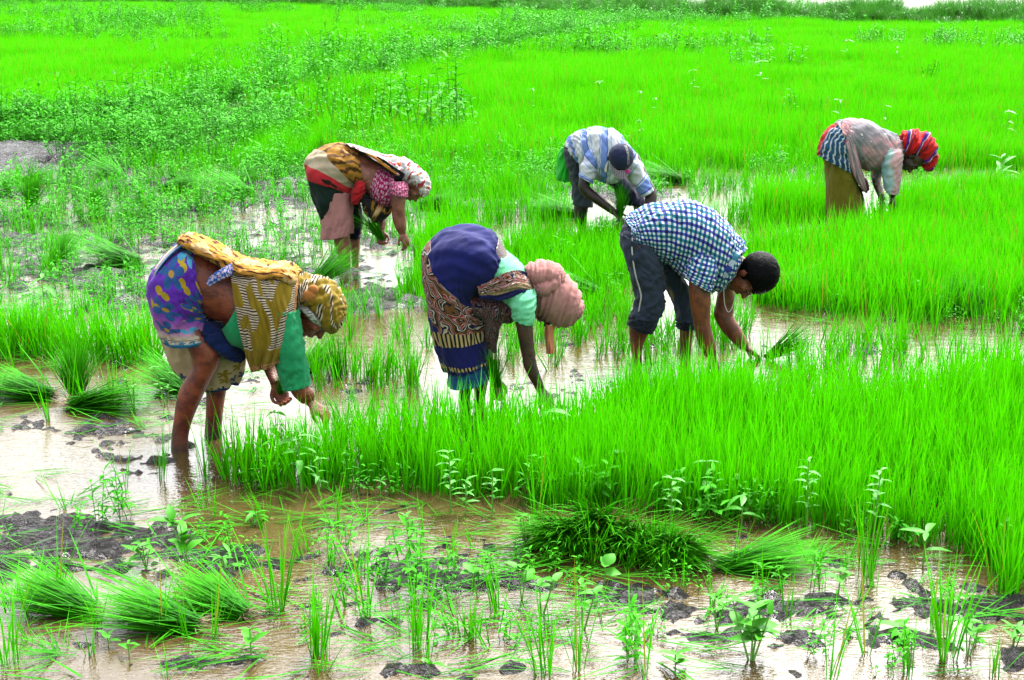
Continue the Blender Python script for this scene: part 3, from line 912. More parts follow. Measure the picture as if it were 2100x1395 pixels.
def finish(m, col, rough=0.85, bump=0.5, extra=None):
    p = m.obj()
    h = m.math('ADD', m.noise(p, 38.0, 3.0), m.math('MULTIPLY', m.noise(p, 300.0, 1.0), 0.35))
    f = m.noise(p, 7.0, 4.0)
    col = m.mix(m.math('MULTIPLY', f, 0.12), col, (0.05, 0.045, 0.04, 1))
    return m.done(m.bsdf(col, rough, 0.08, m.bump(h, bump, 0.006), 0.04))
def flowers(m, v, scale, petals=5, size=0.42, rnd=0.75):
    """mask of petalled flowers on a jittered lattice; returns petal mask, heart mask"""
    vo = m.n('TexVoronoi', voronoi_dimensions='2D'); m.set(vo, 'Vector', v); m.set(vo, 'Scale', scale); m.set(vo, 'Randomness', rnd)
    d = m.n('VectorMath', operation='SUBTRACT'); sv = m.scale(v, scale); m.set(d, 0, sv); m.set(d, 1, m.scale(vo.outputs['Position'], scale))
    s = m.sep(d.outputs[0])
    ang = m.math('ARCTAN2', s[1], s[0]); rr = m.n('VectorMath', operation='LENGTH'); m.set(rr, 0, d.outputs[0]); r = rr.outputs['Value']
    pet = m.math('ABSOLUTE', m.math('COSINE', m.math('MULTIPLY', ang, petals / 2)))
    lim = m.math('MULTIPLY', m.math('ADD', 0.25, m.math('MULTIPLY', pet, 0.75)), size)
    mask = m.math('GREATER_THAN', lim, r)
    heart = m.math('GREATER_THAN', size * 0.2, r)
    return mask, heart, vo.outputs['Color']

m = NT('eye_dark'); M['eye'] = m.done(m.bsdf((0.012, 0.008, 0.006, 1), 0.12, 0.6))
m = NT('lips'); M['lips'] = m.done(m.bsdf((0.03, 0.010, 0.008, 1), 0.4, 0.4))
m = NT('black_hair'); M['black_hair'] = m.done(m.bsdf((0.0012, 0.0012, 0.0015, 1), 0.55, 0.035, m.bump(m.noise(m.obj(), 90.0, 3.0), 0.8, 0.006)))
m = NT('grey_hair')
p = m.obj(); w = m.noise(m.scale(p, (14, 30, 60)), 3.0, 3.0)
M['grey_hair'] = m.done(m.bsdf(m.ramp(w, [(0.35, S(60, 60, 55)), (0.6, S(215, 215, 205))]), 0.4, 0.4, m.bump(w, 0.5, 0.004)))

M['skin_old'] = skin('skin_brown', S(168, 84, 52), S(112, 50, 34))
M['skin_deep'] = skin('skin_deep_brown', S(92, 56, 46), S(56, 32, 28))
M['skin_man'] = skin('skin_warm_brown', S(158, 84, 50), S(108, 52, 32))
M['skin_mid'] = skin('skin_mid_brown', S(180, 116, 92), S(140, 78, 60))
M['skin_dark'] = skin('skin_dark', S(66, 38, 36), S(40, 22, 22))

# old woman's skirt: violet fading to pink and cream, blue flowers, blue edging
m = NT('violet_floral_sari')
uv = m.uv(); s = m.sep(uv); u, v = s[0], s[1]
wob = m.math('ADD', v, m.math('MULTIPLY', m.math('SUBTRACT', m.noise(uv, 5.0, 3.0), 0.5), 0.12))
base = m.ramp(wob, [(0.0, S(96, 40, 190)), (0.55, S(120, 50, 205)), (0.70, S(196, 120, 200)), (0.80, S(222, 170, 205)), (0.87, S(232, 216, 180)), (1.0, S(232, 220, 180))])
base = m.mix(m.math('MULTIPLY', m.noise(m.scale(uv, (9, 3, 1)), 1.0, 4.0), 0.45), base, S(60, 20, 120))
fv = m.scale(uv, (1.0, 0.75, 1))
yl, _, _ = flowers(m, m.n('VectorMath', operation='ADD', ins={0: fv, 1: (0.37, 0.21, 0)}).outputs[0], 7.0, 2, 0.30, 0.9)
base = m.mix(m.math('MULTIPLY', yl, m.math('LESS_THAN', v, 0.62)), base, S(190, 165, 30))
fl, he, fc = flowers(m, fv, 5.6, 5, 0.46, 0.75)
cells = m.n('SeparateColor'); m.set(cells, 0, fc)
flc = m.mix(m.math('GREATER_THAN', cells.outputs[0], 0.55), S(80, 175, 215), S(40, 95, 160))
base = m.mix(m.math('MULTIPLY', fl, m.math('LESS_THAN', v, 0.80)), base, flc)
base = m.mix(m.math('MULTIPLY', he, m.math('LESS_THAN', v, 0.80)), base, S(190, 150, 60))
band = m.math('MULTIPLY', m.math('GREATER_THAN', v, 0.905), m.math('LESS_THAN', v, 0.915))
base = m.mix(band, base, S(25, 25, 40))
sf, _, _ = flowers(m, m.scale(uv, (1.0, 0.6, 1)), 20.0, 5, 0.45, 0.4)
base = m.mix(m.math('MULTIPLY', sf, m.math('GREATER_THAN', v, 0.925)), base, S(50, 120, 150))
base = m.mix(m.math('GREATER_THAN', v, 0.972), base, S(45, 130, 170))
M['p1_skirt'] = finish(m, base)

m = NT('sari_edge_lines'); v_ = m.sep(m.uv())[1]
M['p1_border'] = finish(m, m.ramp(v_, [(0.0, S(226, 206, 176)), (0.40, S(28, 60, 120)), (0.62, S(222, 200, 170)), (0.72, S(40, 110, 165))], 'CONSTANT'))
m = NT('cream_floral_sari')
uv = m.uv(); s = m.sep(uv); u, v = s[0], s[1]
base = m.mix(m.noise(uv, 4.0, 3.0), S(215, 196, 150), S(180, 160, 115))
fl, he, fc = flowers(m, m.scale(uv, (1.0, 0.6, 1)), 11.0, 5, 0.44, 0.5)
cells = m.n('SeparateColor'); m.set(cells, 0, fc)
base = m.mix(m.math('MULTIPLY', fl, m.math('GREATER_THAN', v, 0.55)), base, m.mix(m.math('GREATER_THAN', cells.outputs[0], 0.6), S(35, 75, 105), S(150, 130, 35)))
base = m.mix(m.math('GREATER_THAN', v, 0.955), base, S(30, 60, 110))
M['p1_flap'] = finish(m, base)

# olive shawl: wavy dark and cream lines under olive branches
def shawl_material(name, sx, sy, edge=True):
    m = NT(name)
    uv = m.uv(); s = m.sep(uv)
    w = m.wave(m.scale(uv, (sx, sy, 1)), 1.0, 5.0, 1.0, 0.9, 'Y')
    c = m.mix(m.step(w, 0.48, 0.08), S(40, 28, 20), S(226, 208, 178))
    bl = m.noise(m.scale(uv, (3.4, 3.0, 1)), 1.3, 1.0, 0.4, 1.2)
    c = m.mix(m.step(bl, 0.50 if edge else 0.43, 0.012), c, m.mix(m.noise(uv, 14.0, 3.0), S(168, 142, 20), S(128, 104, 14)))
    if edge:
        e1 = m.math('GREATER_THAN', s[1], 0.85); c = m.mix(e1, c, m.mix(m.noise(uv, 20.0), S(165, 138, 22), S(125, 100, 20)))
        e2 = m.math('MAXIMUM', m.math('GREATER_THAN', s[1], 0.955), m.math('GREATER_THAN', s[0], 0.965))
        chk = m.step(m.noise(m.scale(uv, (60, 60, 1)), 1.0, 0.0), 0.5, 0.05)
        c = m.mix(e2, c, m.mix(chk, S(150, 84, 50), S(214, 166, 104)))
    return finish(m, c)
M['p1_shawl'] = shawl_material('olive_striped_shawl', 2.5, 21.0)
M['p1_scarf'] = shawl_material('olive_striped_headscarf', 10.0, 9.0, False)
m = NT('ochre_shawl_roll'); uv = m.uv()
w = m.wave(m.scale(uv, (3, 2.2, 1)), 2.0, 6.0, 2.0, 1.5)
M['p1_roll'] = finish(m, m.mix(m.step(m.noise(uv, 5.0), 0.55, 0.02), m.mix(m.step(w, 0.22, 0.06), S(90, 45, 20), S(222, 160, 62)), S(232, 190, 130)))
M['green_cotton'] = plain('green_cotton', S(52, 186, 122), S(26, 138, 84), sc=14)
M['blue_gather'] = plain('dark_blue_cotton', S(22, 50, 110), S(14, 26, 60), sc=14)
m = NT('blue_frill'); uv = m.uv()
f, _, _ = flowers(m, m.scale(uv, (2.0, 0.7, 1)), 4.0, 4, 0.48, 0.9)
M['p1_frill'] = finish(m, m.mix(f, S(52, 106, 190), S(216, 196, 226)))

# blue sari with paisley ground and striped borders
m = NT('blue_paisley_sari')
uv = m.uv(); s = m.sep(uv); u, v = s[0], s[1]
navy = m.mix(m.noise(uv, 6.0, 3.0), S(18, 32, 128), S(9, 16, 70))
def paisley(m, uv, sc):
    n = m.n('VectorMath', operation='ADD'); m.set(n, 0, m.scale(uv, sc)); m.set(n, 1, m.scale(m.noise(m.scale(uv, sc), 1.6, 1.0, col=True), 1.1))
    vo = m.n('TexVoronoi', voronoi_dimensions='2D'); m.set(vo, 'Vector', n.outputs[0]); m.set(vo, 'Scale', 1.0)
    d = vo.outputs['Distance']
    cc = m.n('SeparateColor'); m.set(cc, 0, vo.outputs['Color'])
    ring = m.math('FRACT', m.math('ADD', m.math('MULTIPLY', d, 2.6), cc.outputs[1]))
    return m.ramp(ring, [(0.0, S(225, 205, 185)), (0.12, S(24, 20, 44)), (0.30, S(130, 84, 40)), (0.46, S(96, 56, 26)), (0.56, S(216, 166, 160)), (0.62, S(166, 30, 50)), (0.76, S(225, 205, 190)), (0.82, S(20, 22, 60))], 'CONSTANT')
pz = paisley(m, uv, (7.5, 7.0, 1))
st = m.step(m.wave(m.scale(uv, (26, 9, 1)), 0.5, 1.0, 1.0, 1.0), 0.5, 0.05)
stripe = m.mix(st, S(16, 14, 26), S(220, 190, 130))
vv = m.math('ADD', v, m.math('MULTIPLY', m.math('SUBTRACT', u, 0.5), -0.52))      # the print runs aslant
vv = m.math('ADD', vv, m.math('MULTIPLY', m.math('SUBTRACT', m.noise(uv, 3.0), 0.5), 0.06))
inb = lambda a, b, x: m.math('MULTIPLY', m.math('GREATER_THAN', x, a), m.math('LESS_THAN', x, b))
c = navy
c = m.mix(m.math('MULTIPLY', inb(0.46, 0.80, vv), m.math('GREATER_THAN', v, 0.36)), c, pz)
low = m.math('ADD', v, m.math('MULTIPLY', m.math('SUBTRACT', u, 0.5), 0.12))
c = m.mix(inb(0.735, 0.80, low), c, stripe)
c = m.mix(m.math('GREATER_THAN', low, 0.80), c, navy)
c = m.mix(inb(0.915, 0.955, v), c, stripe)
M['p2_sari'] = finish(m, c)
m = NT('blue_paisley_pallu'); uv = m.uv(); s = m.sep(uv); u, v = s[0], s[1]
pz = paisley(m, uv, (5.0, 2.6, 1))
st = m.step(m.wave(m.scale(uv, (30, 10, 1)), 0.6, 1.0), 0.5, 0.05)
c = m.mix(m.math('GREATER_THAN', m.math('ADD', v, m.math('MULTIPLY', u, 0.25)), 0.66), pz, m.mix(st, S(14, 18, 50), S(205, 175, 120)))
c = m.mix(m.math('GREATER_THAN', v, 0.76), c, S(12, 22, 82))
c = m.mix(inb(0.55, 0.9, m.math('SUBTRACT', u, v)), c, S(14, 24, 84))
M['p2_pallu'] = finish(m, c)
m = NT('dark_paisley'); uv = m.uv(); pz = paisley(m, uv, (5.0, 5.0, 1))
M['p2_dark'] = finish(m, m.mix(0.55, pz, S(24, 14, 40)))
M['mint'] = plain('mint_cotton', S(140, 236, 186), S(110, 214, 160), sc=10)
M['teal_petticoat'] = plain('teal_petticoat', S(38, 110, 160), S(24, 76, 118))
m = NT('pink_headwrap'); uv = m.uv()
w = m.noise(m.scale(uv, (3.0, 22.0, 1)), 1.0, 4.0)
M['pink_wrap'] = finish(m, m.mix(w, S(206, 150, 144), S(178, 116, 112)))
m = NT('orange_striped_tail'); uv = m.uv()
w = m.wave(m.scale(uv, (5.0, 0.5, 1)), 1.0, 1.0)
M['orange_tail'] = finish(m, m.mix(m.step(w, 0.6, 0.1), S(240, 110, 66), S(250, 190, 150)))

# checked shirt
def check_material(name, nu, nv):
    m = NT(name); uv = m.uv()
    wob = m.n('VectorMath', operation='ADD'); m.set(wob, 0, uv); m.set(wob, 1, m.scale(m.noise(uv, 3.0, 2.0, col=True), 0.05))
    s = m.sep(wob.outputs[0])
    def bands(x, k):
        f = m.math('FRACT', m.math('MULTIPLY', x, k)); g = m.math('FRACT', m.math('MULTIPLY', x, k / 2))
        b = m.step(m.math('ABSOLUTE', m.math('SUBTRACT', f, 0.5)), 0.26, 0.03)     # 1 = white gap
        return b, m.math('GREATER_THAN', g, 0.5)
    bu, au = bands(s[0], nu); bv, av = bands(s[1], nv)
    cu = m.mix(au, S(66, 90, 190), S(44, 150, 172)); cv = m.mix(av, S(70, 94, 190), S(46, 144, 166))
    white = S(250, 252, 250)
    nu_, nv_ = m.math('SUBTRACT', 1.0, bu), m.math('SUBTRACT', 1.0, bv)
    single = m.mix(nu_, cv, cu)
    c = m.mix(m.math('MULTIPLY', bu, bv), single, white)
    c = m.mix(m.math('MULTIPLY', nu_, nv_), c, m.mix(au, S(20, 28, 104), S(16, 74, 110)))
    return finish(m, c, bump=0.3)
M['check'] = check_material('checked_cotton', 38, 30)
M['check_sleeve'] = check_material('checked_sleeve', 20, 9)
M['check_collar'] = check_material('checked_collar', 4, 12)
M['slate_trousers'] = plain('slate_trousers', S(66, 78, 98), S(38, 46, 62), sc=12, bump=0.4)
M['cuff'] = plain('dark_cuff', S(36, 46, 58), S(20, 27, 36))
M['white_piping'] = plain('white_piping', S(230, 230, 225), S(200, 200, 196))

# ochre, cream, red and bottle-green sari
m = NT('ochre_red_green_sari'); uv = m.uv(); s = m.sep(uv); u, v = s[0], s[1]
x = m.math('ADD', v, m.math('MULTIPLY', m.math('SUBTRACT', m.noise(uv, 3.2, 2.0, 0.4), 0.5), 0.22))
x = m.math('ADD', x, m.math('MULTIPLY', m.math('SUBTRACT', u, 0.5), 0.45))
och = m.mix(m.step(m.wave(m.scale(uv, (4, 5, 1)), 1.2, 9.0, 2.0, 1.4), 0.35, 0.1), S(92, 60, 16), S(176, 124, 40))
c = m.mix(m.math('GREATER_THAN', x, 0.23), och, m.mix(m.noise(uv, 6.0), S(216, 200, 170), S(176, 158, 126)))
c = m.mix(m.math('GREATER_THAN', x, 0.37), c, m.mix(m.noise(uv, 5.0), S(226, 50, 60), S(196, 36, 48)))
sp, _, _ = flowers(m, uv, 5.0, 3, 0.30, 0.6)
c = m.mix(m.math('MULTIPLY', sp, inb(0.43, 0.60, x)), c, S(32, 28, 26))
c = m.mix(m.math('GREATER_THAN', x, 0.55), c, m.mix(m.noise(uv, 5.0), S(18, 50, 42), S(10, 28, 26)))
M['p4_sari'] = finish(m, c)
M['red_cloth'] = plain('red_cloth', S(222, 44, 50), S(170, 26, 36))
m = NT('black_gold_pallu'); uv = m.uv(); s = m.sep(uv)
n = m.noise(m.scale(uv, (2.4, 3.5, 1)), 1.4, 2.0, 0.5, 0.8)
M['p4_pallu'] = finish(m, m.ramp(n, [(0.0, S(14, 22, 22)), (0.50, S(40, 32, 16)), (0.56, S(168, 120, 36)), (0.63, S(206, 176, 120)), (0.69, S(190, 70, 40))], 'CONSTANT'))
M['rose_petticoat'] = plain('rose_petticoat', S(206, 146, 142), S(190, 128, 126), sc=7)
M['dark_trousers'] = plain('dark_cloth', S(26, 30, 48), S(14, 16, 28))
m = NT('magenta_print'); uv = m.uv()
f, h, _ = flowers(m, m.scale(uv, (1.7, 1.0, 1)), 13.0, 6, 0.36, 0.5); f2, _, _ = flowers(m, m.n('VectorMath', operation='ADD', ins={0: m.scale(uv, (1.7, 1.0, 1)), 1: (0.31, 0.17, 0)}).outputs[0], 15.0, 4, 0.22, 0.7)
c = m.mix(f, m.mix(f2, S(172, 16, 92), S(225, 150, 190)), S(238, 200, 218)); c = m.mix(h, c, S(170, 20, 90))
M['magenta'] = finish(m, c)
m = NT('white_floral_scarf'); uv = m.uv()
n = m.noise(m.scale(uv, (5, 6, 1)), 1.3, 1.5, 0.5, 0.5); n2 = m.noise(m.scale(uv, (6, 7, 1)), 1.4, 1.0, 0.5, 0.5)
c = m.mix(m.step(n, 0.60, 0.015), S(240, 236, 236), m.mix(m.step(n2, 0.52, 0.02), S(206, 40, 60), S(120, 50, 110)))
c = m.mix(m.step(n2, 0.63, 0.015), c, S(236, 110, 40))
M['p4_scarf'] = finish(m, c)
M['orange_edge'] = plain('orange_edge', S(226, 160, 60), S(190, 120, 40))
M['black_cloth'] = plain('black_cloth', S(26, 24, 28), S(12, 12, 14))

# blue and white striped polo
def polo(name, k, axis, ph=0.0):
    m = NT(name); uv = m.uv(); s = m.sep(uv)
    x = m.math('ADD', m.math('MULTIPLY', s[axis], k), ph)
    f = m.math('FRACT', x)
    c = m.ramp(f, [(0.0, S(226, 232, 240)), (0.30, S(120, 150, 226)), (0.34, S(226, 230, 240)), (0.38, S(128, 160, 236)), (0.66, S(70, 90, 190)), (0.70, S(214, 224, 238)), (0.86, S(160, 186, 236)), (0.90, S(230, 234, 240))], 'CONSTANT')
    return finish(m, c, bump=0.3)
M['polo'] = polo('striped_polo', 4.0, 1)
M['polo_sleeve'] = polo('striped_polo_sleeve', 1.6, 1, 0.2)
M['grey_shorts'] = plain('grey_shorts', S(74, 84, 92), S(48, 56, 64))
M['shaded_shorts'] = plain('shaded_shorts', S(26, 30, 62), S(14, 16, 36))  # shorts again, darker: shade on the far leg put into the colour
M['green_plastic'] = plain('green_cloth_bright', S(60, 226, 70), S(40, 190, 54), 0.5, bump=0.1)
M['cap'] = plain('faded_navy_cap', S(48, 58, 96), S(30, 36, 62), sc=12)
m = NT('cap_brim'); uv = m.uv()
g = m.math('MULTIPLY', m.math('GREATER_THAN', m.math('FRACT', m.math('MULTIPLY', m.sep(uv)[0], 14.0)), 0.35), m.math('GREATER_THAN', m.math('FRACT', m.math('MULTIPLY', m.sep(uv)[1], 9.0)), 0.35))
M['brim'] = finish(m, m.mix(m.math('MULTIPLY', g, m.step(m.noise(uv, 9.0), 0.36, 0.05)), S(60, 54, 78), S(205, 190, 196)))
M['pink_print'] = plain('pink_print', S(206, 40, 130), S(160, 40, 130))
M['white_print'] = plain('white_print', S(232, 228, 216), S(215, 210, 196), bump=0.02)

# faded pink-grey shirt, blue printed wrap, olive skirt, red turban
m = NT('faded_pink_shirt'); uv = m.uv(); s = m.sep(uv)
w = m.noise(m.scale(uv, (4, 2, 1)), 1.0, 3.0, 0.5)
c = m.ramp(w, [(0.30, S(104, 118, 128)), (0.46, S(160, 152, 158)), (0.57, S(226, 164, 168)), (0.72, S(216, 232, 226)), (0.9, S(240, 240, 236))])
fk = m.noise(m.scale(uv, (24, 10, 1)), 1.6, 1.0)
M['p6_shirt'] = finish(m, m.mix(m.step(fk, 0.70, 0.02), c, S(236, 236, 236)))
m = NT('pink_mint_sleeve'); uv = m.uv(); s = m.sep(uv)
M['p6_sleeve'] = finish(m, m.ramp(m.math('ADD', s[0], m.math('MULTIPLY', m.math('SUBTRACT', m.noise(uv, 5.0), 0.5), 0.3)), [(0.3, S(150, 190, 196)), (0.42, S(190, 222, 222)), (0.5, S(226, 180, 182)), (0.62, S(220, 170, 174)), (0.72, S(150, 170, 178))]))
m = NT('blue_printed_wrap'); uv = m.uv(); s = m.sep(uv)
w = m.wave(m.scale(uv, (5, 4, 1)), 1.4, 6.0, 2.0, 0.7)
c = m.mix(m.step(w, 0.80, 0.05), m.mix(m.noise(uv, 6.0), S(38, 104, 146), S(22, 60, 96)), S(206, 214, 220))
c = m.mix(m.step(m.noise(m.scale(uv, (7, 7, 1)), 1.0), 0.68, 0.02), c, S(190, 80, 100))
c = m.mix(m.math('LESS_THAN', s[0], 0.29), c, S(206, 30, 36))
M['p6_wrap'] = finish(m, c)
M['olive_skirt'] = plain('olive_skirt', S(138, 130, 36), S(112, 104, 28), sc=6)
M['brown_skirt'] = plain('dark_brown_skirt', S(50, 42, 24), S(30, 24, 14), sc=6)
m = NT('red_turban'); uv = m.uv(); s = m.sep(uv)
x = m.math('FRACT', m.math('ADD', m.math('MULTIPLY', s[1], 4.2), m.math('ADD', m.math('MULTIPLY', s[0], 1.6), m.math('MULTIPLY', m.noise(uv, 4.0), 0.5))))
M['turban'] = finish(m, m.ramp(x, [(0.0, S(226, 26, 22)), (0.52, S(92, 34, 150)), (0.70, S(226, 206, 226)), (0.76, S(206, 26, 40)), (0.92, S(120, 20, 60))], 'CONSTANT'))
M['bangle'] = plain('red_bangle', S(200, 30, 40), None, 0.3, bump=0.0)
# ================================================================== people: the six of them
PEOPLE = 'people transplanting rice in the paddy'
def person(c, label):
    return empty('person', (c.foot.x, c.foot.y, 0), label, 'person', PEOPLE)
def foot(c, x, y, dy):
    p = c.p(x, y, dy); p[2] = -0.06
    return ell(p, (.10, 0, 0), (0, .045, 0), (0, 0, .035))
v3 = lambda *a: np.array(a, float)

# ---- 1 old woman, violet floral sari, olive shawl -------------------------------------------
c = Ctx(280, 460, 2.969, (262, 1335))
r = person(c, 'grey-haired woman in a violet floral sari and olive striped shawl, bent over the rice edge')
H = Head(c.p(1092, 535, -0.01), (.905, -.10, .42), (.42, -.12, -.905), 1.05)
B = [body_loft(c, [(300,115,430,455,.155), (420,150,440,560,.15), (520,205,545,600,.145), (640,255,640,690,.155), (800,270,800,710,.165), (900,305,900,670,.13), (960,350,965,590,.07)]),
     tube([c.p(930,450), c.p(1000,490), c.p(1060,525)], [.075,.058,.052]),
     body_loft(c, [(170,340,400,400,.10,-.05), (215,520,372,560,.08,-.075), (285,690,455,682,.072,-.095), (330,790,503,775,.066,-.10), (343,850,503,850,.062,-.10), (315,910,460,935,.056,-.10), (272,980,425,1000,.054,-.10), (245,1060,398,1060,.054,-.10), (228,1180,345,1180,.042,-.10), (214,1280,318,1280,.037,-.10), (210,1345,316,1345,.038,-.10)]),
     foot(c, 300, 1352, -.10),
     body_loft(c, [(150,330,425,400,.12,.07), (300,600,480,620,.085,.09), (420,800,572,800,.065,.10), (430,880,575,900,.056,.10), (425,990,552,985,.054,.10), (424,1100,532,1100,.05,.10), (418,1220,520,1220,.038,.10), (412,1300,520,1300,.038,.10)]),
     foot(c, 520, 1305, .10),
     body_loft(c, [(830,560,965,545,.055,-.15), (850,720,990,705,.05,-.16), (880,900,1030,880,.045,-.15), (925,990,1045,975,.043,-.15), (955,1045,1075,1015,.038,-.15), (1010,1095,1095,1050,.027,-.15)]),
     body_loft(c, [(700,600,820,600,.05,.13), (735,760,840,740,.045,.12), (772,880,850,880,.036,.06), (812,965,872,950,.028,.0)]),
     ] + hand(c.p(1060,1085,-.15), (.75,-.05,-.65), (-.5,.3,-.8), 1.0, .5, 1) + hand(c.p(848,975,.0), (.45,-.1,-.9), (.3,-.8,.1), .95, .85, -1) + H.pieces()
body_object(B, r, M['skin_old'], .0055, 4)
H.features(r, M['grey_hair'])
cloth('sari', loft(c, [(372,132,436,455,.165), (300,92,432,480,.19,-.0), (190,180,428,500,.205), (110,290,424,525,.21), (90,400,424,560,.205), (115,530,435,600,.19,-.01), (150,620,452,650,.175,-.02), (172,690,468,692,.165,-.03)], 96, 90,
      [(.006, 7, 2.2, .25, True), (.004, 14, 3, -.3, True), (.007, 3, 2, .1, False)]), r, M['p1_skirt'], label='violet skirt of the sari with blue flowers, fading to cream')
cloth('sari_edging', [loft(c, [(176,688,464,688,.172,-.03), (177,702,466,700,.172,-.03)], 64, 4)], r, plain('blue_edging', S(40,116,170), S(26,80,130)))
cloth('sari_border', sheet(c, [[(300,88,-.05),(190,172,-.07),(103,290,-.09),(84,400,-.09),(112,540,-.09),(140,640,-.08)], [(310,105,-.13),(205,190,-.15),(122,300,-.165),(104,400,-.165),(128,530,-.155),(155,630,-.14)]], 40, 8), r, M['p1_border'])
cloth('sari_flap', loft(c, [(152,600,470,620,.15,.11), (180,740,560,720,.15,.12), (225,840,646,790,.145,.12), (295,925,640,890,.13,.12), (390,982,608,968,.11,.12)], 80, 50, [(.008, 8, 1.5, .1, True), (.004, 14, 3, 0, True)]), r, M['p1_flap'], label='cream lower fold of the sari with dark blue flowers')
cloth('sari_gather', loft(c, [(425,560,450,690,.12,-.02), (470,600,500,745,.13,-.02), (540,640,560,790,.125,-.01), (610,710,620,812,.11), (655,775,655,815,.07)], 60, 36, [(.010, 9, 2, .3, True)]), r, M['blue_gather'])
cloth('blouse', loft(c, [(690,440,535,625,.16), (690,300,600,738,.172), (760,272,760,765,.182), (880,296,900,720,.16), (945,335,965,610,.10)], 64, 40, [(.004, 8, 4, .3, True)]), r, M['green_cotton'])
cloth('sleeve', loft(c, [(830,520,975,520,.07,-.14), (845,640,990,620,.075,-.15), (850,740,1008,720,.072,-.16), (858,850,1030,848,.07,-.155), (882,930,1042,918,.066,-.15), (905,1000,1049,974,.062,-.15)], 48, 50, [(.006, 6, 5, .4, True), (.003, 12, 8, -.3, True)]), r, M['green_cotton'])
cloth('blouse_frill', sheet(c, [[(424,350,-.168),(470,300,-.18),(530,262,-.17),(580,236,-.15)], [(430,368,-.182),(485,325,-.19),(540,292,-.19),(584,272,-.17)], [(440,384,-.178),(505,345,-.188),(550,325,-.185),(586,306,-.172)]], 40, 12, [(.004, 9, 2, 0, True)]), r, M['p1_frill'])
cloth('shawl_roll', loft(c, [(262,104,290,112,.05,-.03), (310,82,318,108,.09,-.03), (400,105,392,150,.10,-.04), (520,168,508,212,.10,-.05), (640,228,628,275,.11,-.05), (770,256,762,305,.12,-.05), (900,255,892,320,.11,-.05), (985,300,975,360,.08,-.04)], 48, 80, [(.010, 7, 3, .5, True), (.005, 14, 6, -.5, True)]), r, M['p1_roll'], label='ochre rolled edge of the shawl along the back')
cloth('shawl', sheet(c, [[(596,420,.17),(700,430,.19),(820,440,.19),(955,420,.13)], [(590,330,.13),(700,320,.15),(820,330,.15),(960,370,.10)], [(583,262,.0),(680,250,.0),(800,254,.0),(975,300,.0)], [(574,300,-.14),(700,322,-.16),(830,335,-.16),(990,345,-.10)],
      [(586,450,-.195),(720,470,-.22),(850,470,-.22),(978,445,-.15)], [(612,610,-.205),(740,630,-.235),(865,620,-.235),(966,560,-.185)], [(652,770,-.19),(760,775,-.225),(850,765,-.24),(930,715,-.225)], [(698,902,-.165),(760,892,-.195),(820,872,-.225),(864,846,-.23)]], 120, 150,
      [(.010, 6, 2.2, .6, True), (.006, 12, 3, -.5, True), (.012, 3, 2, .3, False)]), r, M['p1_shawl'])
cloth('headscarf', loft(c, [(962,330,985,540,.07,-.02), (1010,318,985,505,.095,-.01), (1060,322,1015,490,.105), (1120,335,1078,520,.112), (1185,362,1130,595,.112), (1235,425,1172,645,.10), (1258,495,1210,635,.075), (1257,545,1238,590,.03), (1250,565,1246,572,.004)], 90, 90,
      [(.007, 8, 5, .8, True), (.005, 5, 9, -.4, True)]), r, M['p1_scarf'])
V, Q, T = join_pieces([ell(c.p(1050,435,-.115), (.032,0,.012), (0,.022,0), (-.01,0,.028)), ell(c.p(1075,400,-.11), (.024,0,-.01), (0,.02,0), (.01,0,.024)), ell(c.p(1020,455,-.105), (.02,0,.01), (0,.016,0), (0,0,.014))])
link('scarf_knot', raw_mesh('scarf_knot', V, [Q, T]), r, plain('ochre_knot', S(206,140,70), S(160,96,44)))
V, Q, T = join_pieces([tube([c.p(985 + k * 7, 505 - k * 1.5, -.085), c.p(1030 + k * 7, 545 + k * 3 - 12, -.098), c.p(1072 + k * 6, 590 + k * 2 - 8, -.09), c.p(1112 + k * 3, 620 + k - 6, -.075)], [.008, .012, .011, .006], nu=8) for k in range(6)])
link('hair', raw_mesh('hair', V, [Q, T]), r, M['grey_hair'])

# ---- 2 woman, blue sari, pink headwrap ------------------------------------------------------
c = Ctx(840, 440, 3.4026, (385, 1352))
r = person(c, 'woman in a dark blue paisley sari and pink headwrap bent over the near rice')
H = Head(c.p(1015, 622, -0.02), (.97, -.18, -.08), (-.06, -.15, -.98), 1.05)
B = [body_loft(c, [(620,160,500,520,.16), (680,262,580,480,.16), (720,305,620,545,.165), (800,392,700,640,.165), (850,440,790,640,.12)]),
     tube([c.p(800,520), c.p(880,560), c.p(960,600)], [.085,.062,.054]),
     body_loft(c, [(180,380,420,480,.10,-.05), (230,700,450,720,.08,-.07), (310,950,480,950,.066,-.08), (335,1080,470,1090,.055,-.08), (345,1180,448,1180,.042,-.08), (352,1280,425,1280,.034,-.08), (348,1370,425,1370,.034,-.08)]),
     body_loft(c, [(200,380,420,480,.10,.06), (280,700,480,720,.08,.09), (360,950,540,950,.066,.1), (430,1080,560,1090,.055,.1), (445,1170,548,1170,.045,.1), (450,1270,530,1270,.034,.1), (450,1360,530,1360,.034,.1)]),
     foot(c, 420, 1372, -.08),
     body_loft(c, [(690,560,850,600,.055,-.15), (720,680,858,720,.05,-.18), (742,780,860,790,.045,-.19), (762,890,868,890,.041,-.19), (785,1000,880,1000,.037,-.19), (795,1060,890,1050,.037,-.19), (838,1150,915,1130,.032,-.19), (880,1220,940,1195,.026,-.19)]),
     tube([c.p(700,600,.14), c.p(590,760,.15), c.p(530,930,.12), c.p(570,1080,.06), c.p(602,1150,.03)], [.045,.042,.036,.030,.026]),
     ] + hand(c.p(915,1225,-.19), (.55,-.05,-.83), (-.6,.5,-.5), 1.0, .45, 1) + hand(c.p(602,1148,.03), (.02,-.1,-1), (.2,-1,.1), .95, .8, 1) + H.pieces()
body_object(B, r, M['skin_deep'], .0055, 4)
H.features(r, M['black_hair'])
